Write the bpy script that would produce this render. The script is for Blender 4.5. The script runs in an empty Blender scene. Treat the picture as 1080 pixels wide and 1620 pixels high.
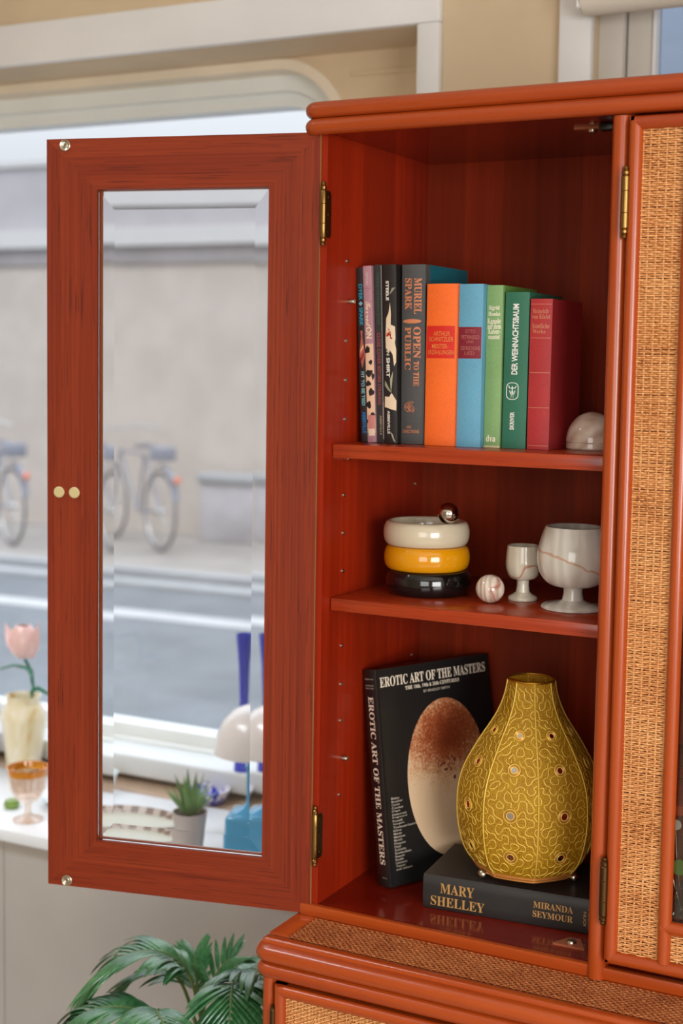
import bpy, bmesh, math, random
import numpy as np
from mathutils import Vector, Matrix, noise as mnoise

random.seed(7)
SC = bpy.context.scene
COL = SC.collection
PI = math.pi

# ------------------------------------------------------------------ camera, world, sun, lights, exposure
# metres; X runs right along the cabinet front, Y into its depth, Z up; z = 0 is the cabinet's inner floor board,
# the floor of the room lies at z = FLOOR
FLOOR = -0.82
CAM = Vector((0.9132, -1.7023, 0.7488))
YAW, PITCH, ROLL = 0.47971, -0.08323, 0.01511
fw = Vector((-math.sin(YAW) * math.cos(PITCH), math.cos(YAW) * math.cos(PITCH), math.sin(PITCH)))
r0 = Vector((math.cos(YAW), math.sin(YAW), 0)); u0 = r0.cross(fw)
rt = r0 * math.cos(ROLL) + u0 * math.sin(ROLL); up = u0 * math.cos(ROLL) - r0 * math.sin(ROLL)
cam = bpy.data.cameras.new('camera')
cam.sensor_fit = 'VERTICAL'; cam.sensor_height = 36.0; cam.sensor_width = 24.0
cam.lens = 2270.6 * 36 / 1620
cam.shift_y = (762 - 810) / 1620
cam.clip_start = 0.05; cam.clip_end = 200
cam.dof.use_dof = True; cam.dof.focus_distance = 1.84; cam.dof.aperture_fstop = 3.8
cam_o = bpy.data.objects.new('camera', cam); COL.objects.link(cam_o)
cam_o.matrix_world = Matrix(((rt.x, up.x, -fw.x, CAM.x), (rt.y, up.y, -fw.y, CAM.y), (rt.z, up.z, -fw.z, CAM.z), (0, 0, 0, 1)))
SC.camera = cam_o

SC.view_settings.view_transform = 'Standard'
SC.view_settings.look = 'None'
SC.view_settings.exposure = 0.27
SC.view_settings.gamma = 1.0
SC.view_settings.use_curve_mapping = False

world = bpy.data.worlds.new('world'); SC.world = world; world.use_nodes = True
bg = world.node_tree.nodes['Background']
# overcast sky: about three times as bright overhead as at the horizon
wt = world.node_tree
gm = wt.nodes.new('ShaderNodeTexCoord'); sx = wt.nodes.new('ShaderNodeSeparateXYZ'); wt.links.new(gm.outputs['Generated'], sx.inputs[0])
m1 = wt.nodes.new('ShaderNodeMath'); m1.operation = 'MAXIMUM'; m1.inputs[1].default_value = 0.0; wt.links.new(sx.outputs[2], m1.inputs[0])
m2 = wt.nodes.new('ShaderNodeMath'); m2.operation = 'MULTIPLY_ADD'; m2.inputs[1].default_value = 2.9; m2.inputs[2].default_value = 0.38; wt.links.new(m1.outputs[0], m2.inputs[0])
wt.links.new(m2.outputs[0], bg.inputs[1]); bg.inputs[0].default_value = (0.94, 0.97, 1.0, 1)

def lamp(name, kind, loc, target, energy, color=(1, 1, 1), size=1.0, size_y=None):
    l = bpy.data.lights.new(name, kind); l.energy = energy; l.color = color
    if kind == 'AREA':
        l.size = size
        if size_y: l.shape = 'RECTANGLE'; l.size_y = size_y
    elif kind == 'SUN': l.angle = size
    o = bpy.data.objects.new(name, l); COL.objects.link(o); o.location = loc
    o.rotation_euler = (Vector(target) - Vector(loc)).to_track_quat('-Z', 'Y').to_euler()
    return o
# hazy sun from behind this building onto the other side of the street
lamp('sun', 'SUN', (1, -4, 12), (-1, 3.5, 0), 0.5, (1, 0.96, 0.9), 0.35)
# daylight through the window in the right-hand wall and through the shop front behind the camera
lamp('right_window_daylight', 'AREA', (2.84, -2.5, 0.62), (0.15, 0.2, 0.45), 66, (1.0, 0.99, 0.97), 1.5, 1.3)
lamp('rear_window_daylight', 'AREA', (1.25, -4.3, 0.75), (0.1, 0.5, 0.45), 31, (1.0, 0.985, 0.955), 1.7, 1.6)
lamp('ledge_fill_light', 'AREA', (-1.45, -.60, 1.93), (-.95, .50, -.25), 9, (0.90, 0.95, 1.0), 1.2, .4).data.spread = math.radians(75)  # added fill aimed at the ledge to brighten it; no ceiling fixture exists
SC.cycles.max_bounces = 14; SC.cycles.transparent_max_bounces = 16; SC.cycles.transmission_bounces = 12
SC.cycles.use_denoising = True

# ------------------------------------------------------------------ materials
def lin(c):
    return tuple(((v / 255) / 12.92 if v / 255 <= 0.04045 else ((v / 255 + 0.055) / 1.055) ** 2.4) for v in c)
def rgba(c): return (*lin(c), 1)
def mat(name, c=(200, 200, 200), rough=0.5, metal=0.0, **kw):
    m = bpy.data.materials.new(name); m.use_nodes = True
    b = m.node_tree.nodes['Principled BSDF']
    b.inputs['Base Color'].default_value = rgba(c)
    b.inputs['Roughness'].default_value = rough; b.inputs['Metallic'].default_value = metal
    for k, v in kw.items(): b.inputs[k.replace('_', ' ')].default_value = v
    return m
class N:
    """small node-graph writer"""
    def __init__(self, m): self.t = m.node_tree; self.b = self.t.nodes['Principled BSDF']
    def new(self, kind, **props):
        n = self.t.nodes.new(kind)
        for k, v in props.items(): setattr(n, k, v)
        return n
    def link(self, a, b): self.t.links.new(a, b)
    def coords(self, scale=(1, 1, 1), rot=(0, 0, 0), what='Object'):
        c = self.new('ShaderNodeTexCoord'); mp = self.new('ShaderNodeMapping')
        mp.inputs['Scale'].default_value = scale; mp.inputs['Rotation'].default_value = rot
        self.link(c.outputs[what], mp.inputs['Vector']); return mp.outputs[0]
    def noise(self, vec, scale=1, detail=3, rough=0.5, dist=0.0):
        n = self.new('ShaderNodeTexNoise'); n.inputs['Scale'].default_value = scale
        n.inputs['Detail'].default_value = detail; n.inputs['Roughness'].default_value = rough
        n.inputs['Distortion'].default_value = dist
        self.link(vec, n.inputs['Vector']); return n.outputs[0]
    def math(self, op, a, b=None, clamp=False):
        n = self.new('ShaderNodeMath', operation=op, use_clamp=clamp)
        for i, v in enumerate((a, b)):
            if v is None: continue
            if isinstance(v, (int, float)): n.inputs[i].default_value = v
            else: self.link(v, n.inputs[i])
        return n.outputs[0]
    def ramp(self, fac, stops, interp='LINEAR'):
        n = self.new('ShaderNodeValToRGB'); cr = n.color_ramp; cr.interpolation = interp
        while len(cr.elements) < len(stops): cr.elements.new(0.5)
        for e, (p, c) in zip(cr.elements, stops): e.position = p; e.color = rgba(c)
        self.link(fac, n.inputs[0]); return n.outputs[0]
    def mix(self, fac, a, b, blend='MIX'):
        n = self.new('ShaderNodeMix', data_type='RGBA', blend_type=blend)
        for s, v in (('Factor', fac), ('A', a), ('B', b)):
            sock = [i for i in n.inputs if i.name == s and i.enabled][0] if s == 'Factor' else [i for i in n.inputs if i.name == s and i.type == 'RGBA'][0]
            if isinstance(v, (int, float)): sock.default_value = v
            elif isinstance(v, tuple): sock.default_value = rgba(v)
            else: self.link(v, sock)
        return [o for o in n.outputs if o.type == 'RGBA'][0]
    def bump(self, h, strength=0.3, dist=0.001):
        n = self.new('ShaderNodeBump'); n.inputs['Strength'].default_value = strength; n.inputs['Distance'].default_value = dist
        self.link(h, n.inputs['Height']); self.link(n.outputs[0], self.b.inputs['Normal'])
    def color(self, c): self.link(c, self.b.inputs['Base Color'])

def wood(name, dark, light, axis='z', rough=0.35, fine=150, wide=12, strips=0.0, coat=0.0, strip_axis=0, strip_amt=0.35, pores=0.35, spec=0.5):
    m = mat(name, light, rough); g = N(m)
    a = 'xyz'.index(axis)
    def sc(across, along): s = [across] * 3; s[a] = along; return tuple(s)
    n1 = g.noise(g.coords(sc(fine, 1.6)), 1, 4, 0.6)
    n2 = g.noise(g.coords(sc(wide, 0.5)), 1, 2, 0.5, 0.15)
    f = g.math('ADD', g.math('MULTIPLY', n1, 0.62), g.math('MULTIPLY', n2, 0.40))
    c = g.ramp(f, [(0.33, dark), (0.70, light)])
    p = g.noise(g.coords(sc(620, 9)), 1, 2, 0.5)
    pf = g.math('GREATER_THAN', p, 0.62)
    c = g.mix(g.math('MULTIPLY', pf, pores), c, tuple(int(v * 0.45) for v in dark))
    if strips:
        tc = g.new('ShaderNodeTexCoord'); sp = g.new('ShaderNodeSeparateXYZ'); g.link(tc.outputs['Object'], sp.inputs[0])
        w = g.new('ShaderNodeTexWhiteNoise', noise_dimensions='1D')
        g.link(g.math('FLOOR', g.math('MULTIPLY', sp.outputs[strip_axis], 1 / strips)), w.inputs['W'])
        c = g.mix(g.math('MULTIPLY', w.outputs[0], strip_amt), c, tuple(int(v * 0.6) for v in dark))
    g.color(c); g.bump(n1, 0.12, 0.0006); g.b.inputs['Specular IOR Level'].default_value = spec
    if coat: g.b.inputs['Coat Weight'].default_value = coat; g.b.inputs['Coat Roughness'].default_value = 0.12
    return m

D1, D2 = (106, 33, 14), (144, 56, 26)
M = {}
M['door_v'] = wood('teak_upright', D1, D2, 'z', 0.5, 330, 16, pores=.5, spec=.22)
M['door_h'] = wood('teak_crosswise', D1, D2, 'x', 0.5, 330, 16, pores=.5, spec=.22)
M['in_side'] = wood('lacquered_side_veneer', (142, 32, 10), (176, 48, 17), 'z', 0.32, 90, 9, 0.052, 0.0, 1, 0.32, 0.2, .28)
M['in_back'] = wood('lacquered_back_veneer', (118, 34, 13), (148, 50, 21), 'z', 0.36, 90, 9, 0.061, 0.0, 0, 0.42, 0.2, .16)
M['in_flat'] = wood('lacquered_board', (104, 20, 8), (130, 30, 12), 'x', 0.13, 110, 9, 0, 0.3, spec=.4)
M['shelf'] = wood('shelf_board', (140, 44, 18), (172, 64, 28), 'x', 0.26, 110, 9, 0, 0.1, spec=.4)
M['rail_x'] = wood('rattan_pole_crosswise', (152, 55, 16), (180, 78, 25), 'x', 0.3, 60, 7, 0, 0.3, pores=0.06)
M['rail_z'] = wood('rattan_pole_upright', (152, 55, 16), (180, 78, 25), 'z', 0.3, 60, 7, 0, 0.3, pores=0.06)
M['rail_y'] = wood('rattan_pole_inward', (152, 55, 16), (180, 78, 25), 'y', 0.3, 60, 7, 0, 0.3, pores=0.06)
M['edge'] = wood('raw_door_edge', (120, 80, 40), (178, 120, 62), 'z', 0.6)
def cane(name, a, b, dark):
    m = mat(name, a, 0.5); g = N(m)
    n = g.noise(g.coords((260, 260, 260)), 1, 2); n2 = g.noise(g.coords((24, 24, 24)), 1, 2)
    c = g.ramp(g.math('ADD', g.math('MULTIPLY', n, .7), g.math('MULTIPLY', n2, .3)), [(0.3, dark), (0.45, a), (0.68, b)])
    g.color(c); return m
M['cane'] = cane('woven_cane', (216, 146, 84), (240, 184, 122), (170, 96, 46))
M['cane_dark'] = cane('woven_cane_brown', (168, 92, 48), (204, 130, 78), (120, 56, 26))
M['cane_dark'].node_tree.nodes['Principled BSDF'].inputs['Roughness'].default_value = .28
M['gap'] = mat('cane_backing', (120, 62, 30), 0.8)
M['brass'] = mat('aged_brass', (150, 118, 66), 0.32, 1.0)
M['brass_dark'] = mat('dark_brass', (96, 72, 44), 0.4, 1.0)
M['steel'] = mat('steel', (196, 188, 170), 0.25, 1.0)
M['hole'] = mat('dark_hole', (20, 10, 6), 0.8)
M['capc'] = mat('cream_cap', (196, 180, 132), 0.4)
M['capr'] = mat('cream_cap_edge', (222, 206, 156), 0.35)
M['plastic_brown'] = mat('brown_plastic', (150, 84, 58), 0.2, **{'Transmission_Weight': 0.0})
M['plastic_blk'] = mat('black_plastic', (24, 20, 18), 0.4)

def glass(name, c=(255, 255, 255), ior=1.5, rough=0.0):
    m = bpy.data.materials.new(name); m.use_nodes = True; t = m.node_tree
    t.nodes.remove(t.nodes['Principled BSDF'])
    g = t.nodes.new('ShaderNodeBsdfGlass'); g.inputs['Color'].default_value = rgba(c); g.inputs['IOR'].default_value = ior; g.inputs['Roughness'].default_value = rough
    t.links.new(g.outputs[0], t.nodes['Material Output'].inputs[0]); return m
def pane_mat(name, tint=(255, 255, 255), refl=0.06):
    m = bpy.data.materials.new(name); m.use_nodes = True; t = m.node_tree
    t.nodes.remove(t.nodes['Principled BSDF'])
    a = t.nodes.new('ShaderNodeBsdfTransparent'); a.inputs[0].default_value = rgba(tint)
    g = t.nodes.new('ShaderNodeBsdfGlossy'); g.inputs['Roughness'].default_value = 0.0
    x = t.nodes.new('ShaderNodeMixShader'); x.inputs[0].default_value = refl
    t.links.new(a.outputs[0], x.inputs[1]); t.links.new(g.outputs[0], x.inputs[2])
    t.links.new(x.outputs[0], t.nodes['Material Output'].inputs[0]); return m
M['bevel_glass'] = glass('bevelled_glass')
M['window_glass'] = pane_mat('window_glass', (250, 252, 255), 0.04)
M['door_glass'] = pane_mat('thin_glass', (245, 245, 240), 0.08)

def plaster(name, c, rough=0.75, amt=0.04):
    m = mat(name, c, rough); g = N(m)
    n = g.noise(g.coords((3, 3, 3)), 1, 4)
    lo = tuple(int(v * (1 - amt)) for v in c); hi = tuple(min(255, int(v * (1 + amt))) for v in c)
    g.color(g.ramp(n, [(0.35, lo), (0.65, hi)])); g.bump(g.noise(g.coords((160,) * 3), 1, 2), 0.05, 0.001); return m
M['beige'] = plaster('beige_wall_paint', (216, 194, 162))
M['cream'] = plaster('cream_wall_paint', (220, 208, 190))
M['white'] = plaster('white_gloss_paint', (232, 232, 232), 0.35, 0.02)
M['white_sash'] = plaster('white_sash_paint', (234, 238, 236), 0.4, 0.02)
M['white_frame'] = plaster('white_window_paint', (214, 219, 221), 0.4, 0.02)
M['grey_frame'] = plaster('grey_white_paint', (206, 200, 192), 0.4, 0.02)
M['panel_grey'] = plaster('warm_grey_panel_paint', (174, 169, 163), 0.55, 0.03)
M['ledge_white'] = plaster('white_ledge_laminate', (226, 230, 234), 0.25, 0.02)
M['sill_wood'] = wood('pale_brown_sill', (150, 122, 100), (190, 164, 140), 'x', 0.5)
M['floor'] = wood('floor_boards', (150, 138, 122), (190, 178, 160), 'y', 0.4, 40, 6)
M['ceiling'] = plaster('ceiling_paint', (236, 232, 226))

# ------------------------------------------------------------------ geometry helpers
class MB:
    """collects shapes, then links them as ONE mesh object"""
    def __init__(self): self.bm = bmesh.new()
    def _mark(self): return set(self.bm.faces)
    def _setmi(self, old, mi):
        for f in self.bm.faces:
            if f not in old: f.material_index = mi
    def box(self, x0, x1, y0, y1, z0, z1, bevel=0.0, mi=0, seg=2):
        b2 = bmesh.new()
        bmesh.ops.create_cube(b2, size=1)
        for v in b2.verts:
            v.co = Vector((x0 + (v.co.x + .5) * (x1 - x0), y0 + (v.co.y + .5) * (y1 - y0), z0 + (v.co.z + .5) * (z1 - z0)))
        if bevel: bmesh.ops.bevel(b2, geom=list(b2.edges), offset=bevel, segments=seg, affect='EDGES', profile=0.5)
        self.merge(b2, mi); return self
    def merge(self, b2, mi=None, mtx=None):
        vm = {}
        for v in b2.verts: vm[v] = self.bm.verts.new(mtx @ v.co if mtx else v.co)
        for f in b2.faces:
            try: nf = self.bm.faces.new([vm[v] for v in f.verts])
            except ValueError: continue
            nf.material_index = f.material_index if mi is None else mi
            nf.smooth = f.smooth
        b2.free()
    def lathe(self, prof, c=(0, 0, 0), seg=40, mi=0, axis='z'):
        c = Vector(c); rings = []
        for r, z in prof:
            if r < 1e-6:
                rings.append([self.bm.verts.new(c + self._ax((0, 0, z), axis))])
            else:
                rings.append([self.bm.verts.new(c + self._ax((r * math.cos(2 * PI * k / seg), r * math.sin(2 * PI * k / seg), z), axis)) for k in range(seg)])
        for a, b in zip(rings, rings[1:]):
            for k in range(seg):
                k2 = (k + 1) % seg
                vs = [a[k % len(a)], a[k2 % len(a)], b[k2 % len(b)], b[k % len(b)]]
                u = []
                for v in vs:
                    if v not in u: u.append(v)
                if len(u) >= 3:
                    try: f = self.bm.faces.new(u); f.material_index = mi; f.smooth = True
                    except ValueError: pass
        return self
    @staticmethod
    def _ax(p, axis):
        x, y, z = p
        return Vector((x, y, z)) if axis == 'z' else (Vector((x, -z, y)) if axis == '-y' else (Vector((z, x, y)) if axis == 'x' else Vector((x, z, y))))
    def tube(self, pts, r, seg=12, closed=False, mi=0, cap=True, flat=1.0):
        pts = [Vector(p) for p in pts]; n = len(pts)
        rs = r if isinstance(r, (list, tuple)) else [r] * n
        tg = []
        for i in range(n):
            a = pts[(i - 1) % n] if (closed or i > 0) else pts[i]
            b = pts[(i + 1) % n] if (closed or i < n - 1) else pts[i]
            tg.append((b - a).normalized())
        ref = Vector((0, 0, 1)) if abs(tg[0].z) < 0.9 else Vector((0, 1, 0))
        nrm = (ref - tg[0] * ref.dot(tg[0])).normalized(); rings = []
        for i in range(n):
            nrm = (nrm - tg[i] * nrm.dot(tg[i]))
            nrm = nrm.normalized() if nrm.length > 1e-6 else tg[i].orthogonal().normalized()
            bn = tg[i].cross(nrm)
            rings.append([self.bm.verts.new(pts[i] + nrm * (rs[i] * math.cos(2 * PI * k / seg)) + bn * (rs[i] * flat * math.sin(2 * PI * k / seg))) for k in range(seg)])
        m = n if closed else n - 1
        for i in range(m):
            a, b = rings[i], rings[(i + 1) % n]
            for k in range(seg):
                f = self.bm.faces.new([a[k], a[(k + 1) % seg], b[(k + 1) % seg], b[k]]); f.smooth = True; f.material_index = mi
        if cap and not closed:
            for ring in (rings[0], rings[-1]):
                try: f = self.bm.faces.new(ring); f.material_index = mi
                except ValueError: pass
        return self
    def sphere(self, c, r, mi=0, seg=24, sz=None):
        sz = sz or r
        self.lathe([(r * math.sin(PI * k / (seg // 2)), -sz * math.cos(PI * k / (seg // 2))) for k in range(seg // 2 + 1)], c, seg, mi); return self
    def torus(self, c, R, r, mi=0, seg=28, axis='z', n=8):
        c = Vector(c)
        self.tube([c + self._ax((R * math.cos(2 * PI * k / seg), R * math.sin(2 * PI * k / seg), 0), axis) for k in range(seg)], r, n, True, mi); return self
    def prism(self, outline, fn, t0, t1, mi=0):
        """outline: 2-D polygon; fn(u, v, t) -> point"""
        a = [self.bm.verts.new(fn(u, v, t0)) for u, v in outline]; b = [self.bm.verts.new(fn(u, v, t1)) for u, v in outline]
        fs = [self.bm.faces.new(a), self.bm.faces.new(list(reversed(b)))]
        for k in range(len(a)):
            fs.append(self.bm.faces.new([a[k], b[k], b[(k + 1) % len(a)], a[(k + 1) % len(a)]]))
        for f in fs: f.material_index = mi
        return self
    def poly(self, pts, mi=0):
        f = self.bm.faces.new([self.bm.verts.new(p) for p in pts]); f.material_index = mi; return self
    def build(self, name, mats, parent=None, angle=35, fix=True, loc=None):
        if fix: bmesh.ops.recalc_face_normals(self.bm, faces=list(self.bm.faces))
        me = bpy.data.meshes.new(name); self.bm.to_mesh(me); self.bm.free()
        for m in (mats if isinstance(mats, (list, tuple)) else [mats]): me.materials.append(m)
        me.polygons.foreach_set('use_smooth', [True] * len(me.polygons))
        me.set_sharp_from_angle(angle=math.radians(angle))
        o = bpy.data.objects.new(name, me); COL.objects.link(o)
        if loc: o.location = loc
        if parent: o.parent = parent
        return o

def tag(o, label, cat, group=None):
    o['label'] = label; o['category'] = cat
    if group: o['group'] = group
    return o
def thing(name, label, cat, loc=(0, 0, 0), rz=0.0, group=None):
    o = bpy.data.objects.new(name, None); COL.objects.link(o); o.location = loc; o.rotation_euler = (0, 0, rz)
    o.empty_display_size = 0.05
    return tag(o, label, cat, group)
def struct(name, mb, mats, **kw):
    o = mb.build(name, mats, **kw); o['kind'] = 'structure'; return o

def serif(s):
    out = ''
    for ch in s:
        if 'A' <= ch <= 'Z': out += chr(0x1D400 + ord(ch) - 65)
        elif 'a' <= ch <= 'z': out += chr(0x1D41A + ord(ch) - 97)
        else: out += ch
    return out
def script(s):
    out = ''
    for ch in s:
        if 'A' <= ch <= 'Z': out += chr(0x1D4D0 + ord(ch) - 65)
        elif 'a' <= ch <= 'z': out += chr(0x1D4EA + ord(ch) - 97)
        else: out += ch
    return out
_tc = {}
def glyphs(body, weight=0.0, spacing=1.0):
    """2-D outline mesh of a line of text, normalised to a unit box: (verts, faces, aspect)"""
    k = (body, weight, spacing)
    if k in _tc: return _tc[k]
    c = bpy.data.curves.new('text', 'FONT'); c.body = body; c.offset = weight; c.resolution_u = 3; c.space_character = spacing
    o = bpy.data.objects.new('text', c); COL.objects.link(o); bpy.context.view_layer.update()
    me = bpy.data.meshes.new_from_object(o.evaluated_get(bpy.context.evaluated_depsgraph_get()))
    vs = np.array([v.co[:2] for v in me.vertices]); fs = [tuple(p.vertices) for p in me.polygons]
    bpy.data.objects.remove(o); bpy.data.curves.remove(c); bpy.data.meshes.remove(me)
    lo, hi = vs.min(0), vs.max(0)
    _tc[k] = ((vs - lo) / (hi - lo), fs, (hi - lo)[0] / (hi - lo)[1]); return _tc[k]
def write(mb, body, box, fn, rot=0, mi=0, weight=0.0, spacing=1.0):
    """fit a line of text into box (u0, v0, u1, v1); rot 0 upright, -90 top to bottom, 90 bottom to top; fn(u, v) -> point"""
    vs, fs, _ = glyphs(body, weight, spacing)
    u0, v0, u1, v1 = box; vl = []
    for x, y in vs:
        if rot == 0: u, v = u0 + x * (u1 - u0), v0 + y * (v1 - v0)
        elif rot == -90: u, v = u0 + y * (u1 - u0), v1 - x * (v1 - v0)
        else: u, v = u1 - y * (u1 - u0), v0 + x * (v1 - v0)
        vl.append(mb.bm.verts.new(fn(u, v)))
    for f in fs:
        try: nf = mb.bm.faces.new([vl[i] for i in f]); nf.material_index = mi
        except ValueError: pass

def weave(name, parent, w, h, pu, pv, fn, mats, amp=0.0006, rv=0.0009, ru=0.0012, seed=1):
    """woven cane: strands along u passing over and under warps along v; fn(u, v, height) -> point; a backing sheet is included"""
    rnd = random.Random(seed); V = []; F = []; MI = []
    nu = max(2, int(round(w / pu))); nv = max(2, int(round(h / pv))); du = w / nu; dv = h / nv
    for j in range(nv):
        s = 1 if j % 2 else -1; prev = None
        jit = rnd.uniform(-.15, .15) * dv; tw = rv * rnd.uniform(.82, 1.12)
        for i in range(4 * nu + 1):
            u = min(w, max(0, i * du / 4)); cs = math.cos(PI * i / 4)
            hh = amp * s * math.copysign(abs(cs) ** .6, cs)
            v = (j + .5) * dv + jit + rnd.uniform(-.06, .06) * dv
            ring = len(V)
            V += [fn(u, v + tw, hh), fn(u, v, hh + tw * .75), fn(u, v - tw, hh), fn(u, v, hh - tw * .75)]
            if prev is not None:
                for k in range(4): F.append((prev + k, prev + (k + 1) % 4, ring + (k + 1) % 4, ring + k)); MI.append(0)
            prev = ring
    for i in range(nu + 1):
        u = min(w - ru, max(ru, i * du)); a = len(V)
        V += [fn(u - ru, 0, -amp * .4), fn(u, 0, ru * .25), fn(u + ru, 0, -amp * .4), fn(u - ru, h, -amp * .4), fn(u, h, ru * .25), fn(u + ru, h, -amp * .4)]
        F += [(a, a + 1, a + 4, a + 3), (a + 1, a + 2, a + 5, a + 4)]; MI += [0, 0]
    a = len(V); V += [fn(0, 0, -amp * 2.2), fn(w, 0, -amp * 2.2), fn(w, h, -amp * 2.2), fn(0, h, -amp * 2.2)]; F.append((a, a + 1, a + 2, a + 3)); MI.append(1)
    me = bpy.data.meshes.new(name); me.from_pydata([tuple(v) for v in V], [], F)
    for m in mats: me.materials.append(m)
    me.polygons.foreach_set('material_index', MI); me.polygons.foreach_set('use_smooth', [True] * len(F)); me.update()
    o = bpy.data.objects.new(name, me); COL.objects.link(o)
    if parent: o.parent = parent
    return o

# ------------------------------------------------------------------ room shell
X0, X1, Y0, CZ = -2.7, 2.9, -4.4, 1.95
struct('floor', MB().box(X0, X1, Y0, 1.0, FLOOR - .06, FLOOR), M['floor'])
struct('ceiling', MB().box(X0, X1, Y0, 1.1, CZ, CZ + .06), M['ceiling'])
struct('wall_left', MB().box(X0 - .08, X0, Y0, 1.05, FLOOR, CZ), M['beige'])
# right-hand wall with a daylight window
mb = MB(); wy0, wy1, wz0, wz1 = -3.35, -1.65, -.15, 1.45
mb.box(X1, X1 + .12, Y0, wy0, FLOOR, CZ); mb.box(X1, X1 + .12, wy1, .75, FLOOR, CZ)
mb.box(X1, X1 + .12, wy0, wy1, FLOOR, wz0); mb.box(X1, X1 + .12, wy0, wy1, wz1, CZ)
struct('wall_right', mb, M['cream'])
# rear wall (behind the camera) with a shop front opening
mb = MB()
mb.box(X0, .3, Y0 - .12, Y0, FLOOR, CZ); mb.box(2.2, X1, Y0 - .12, Y0, FLOOR, CZ)
mb.box(.3, 2.2, Y0 - .12, Y0, FLOOR, -.1); mb.box(.3, 2.2, Y0 - .12, Y0, 1.6, CZ)
struct('wall_rear', mb, M['cream'])
# front wall (behind the cabinet): a deep recess at the left holds the shop window, a small window sits at the right
WY = 0.75                                   # face of the front wall
RX0, RX1, RZ1 = -2.25, -0.212, 1.366        # recess
SX0, SX1, SZ0, SZ1 = 0.115, 0.95, 0.55, 1.62  # small window opening
mb = MB()
mb.box(X0, RX0, WY, WY + .3, FLOOR, CZ); mb.box(RX0, RX1, WY, WY + .3, RZ1, CZ)
mb.box(RX1, SX0, WY, WY + .3, FLOOR, CZ); mb.box(SX1, X1, WY, WY + .3, FLOOR, CZ)
mb.box(SX0, SX1, WY, WY + .3, FLOOR, SZ0); mb.box(SX0, SX1, WY, WY + .3, SZ1, CZ)
mb.box(RX0, RX1, .80, WY + .3, FLOOR, -.20)
struct('wall_front', mb, M['beige'])
# white casing round the recess
mb = MB(); t = .020
for (a, b, c, d) in ((RX0 - .086, RX1 + .045, RZ1, RZ1 + .086), (RX1, RX1 + .045, -.18, RZ1), (RX0 - .045, RX0, -.18, RZ1)):
    mb.box(a, b, WY - t, WY - .0005, c, d, .004)
struct('trim_1', mb, M['white'])
# beige back panel of the recess with a rounded opening, then the white rounded window frame inside it
def rrect(x0, x1, z0, z1, r, n=14, rb=None):
    rb = r if rb is None else rb; pts = []
    for cx, cz, a0, rr in ((x1 - r, z1 - r, 0, r), (x0 + r, z1 - r, 90, r), (x0 + rb, z0 + rb, 180, rb), (x1 - rb, z0 + rb, 270, rb)):
        for k in range(n + 1):
            a = math.radians(a0 + 90 * k / n); pts.append((cx + rr * math.cos(a), cz + rr * math.sin(a)))
    return pts
def ring_prism(mb, outer, inner, y0, y1, mi=0):
    n = len(outer); bm = mb.bm
    A = [[bm.verts.new((x, y, z)) for x, z in p] for y in (y0, y1) for p in (outer, inner)]
    of, inf, ob, inb = A
    for k in range(n):
        k2 = (k + 1) % n
        for q in ((of[k], of[k2], inf[k2], inf[k]), (ob[k], inb[k], inb[k2], ob[k2]), (inf[k], inf[k2], inb[k2], inb[k]), (of[k], ob[k], ob[k2], of[k2])):
            f = bm.faces.new(q); f.material_index = mi
def ringpair(big, small, n=14):
    """outer rectangle resampled so it pairs with the rounded inner outline"""
    x0, x1, z0, z1 = big; out = []
    cx, cz = (sum(p[0] for p in small) / len(small), sum(p[1] for p in small) / len(small))
    for i, (x, z) in enumerate(small):
        q, k = divmod(i, n + 1); h = k / n
        corner = ((x1, z1), (x0, z1), (x0, z0), (x1, z0))[q]
        if q == 0: p = (x1, z + (z1 - z) * min(1, 2 * h)) if h <= .5 else (x1 + (x - x1) * (2 * h - 1), z1)
        elif q == 1: p = (x + (x0 - x) * min(1, 2 * h), z1) if h <= .5 else (x0, z1 + (z - z1) * (2 * h - 1))
        elif q == 2: p = (x0, z + (z0 - z) * min(1, 2 * h)) if h <= .5 else (x0 + (x - x0) * (2 * h - 1), z0)
        else: p = (x + (x1 - x) * min(1, 2 * h), z0) if h <= .5 else (x1, z0 + (z - z0) * (2 * h - 1))
        out.append(p)
    return out
op = rrect(-2.02, -.432, -.178, 1.366 - .001, .17, rb=.02)
mb = MB(); ring_prism(mb, ringpair((RX0, RX1, -.19, RZ1 + .03), op), op, .900, .945)
struct('wall_recess', mb, M['beige'])
lip = rrect(-1.998, -.454, -.178, 1.344, .15, rb=.02)
mb = MB(); ring_prism(mb, op, lip, .893, .958); struct('trim_2', mb, plaster('cream_frame_paint', (234, 222, 200)))
f1 = rrect(-1.965, -.487, -.120, 1.312, .13, rb=.05)
mb = MB(); ring_prism(mb, lip, f1, .948, .985)
f2 = rrect(-1.94, -.505, -.093, 1.284, .12, rb=.04)
ring_prism(mb, f1, f2, .972, 1.03)
win = struct('window_1', mb, M['white_sash'])
p = MB(); p.prism(f2, lambda u, v, t: Vector((u, t, v)), 1.002, 1.008).build('window_pane', M['window_glass'], win)
# thin beading on the recess panel
mb = MB(); mb.box(-.262, -.254, .894, .8995, .2, 1.325, .001); mb.box(-.43, -.254, .894, .8995, 1.318, 1.326, .001)
struct('trim_3', mb, M['beige'])
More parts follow.
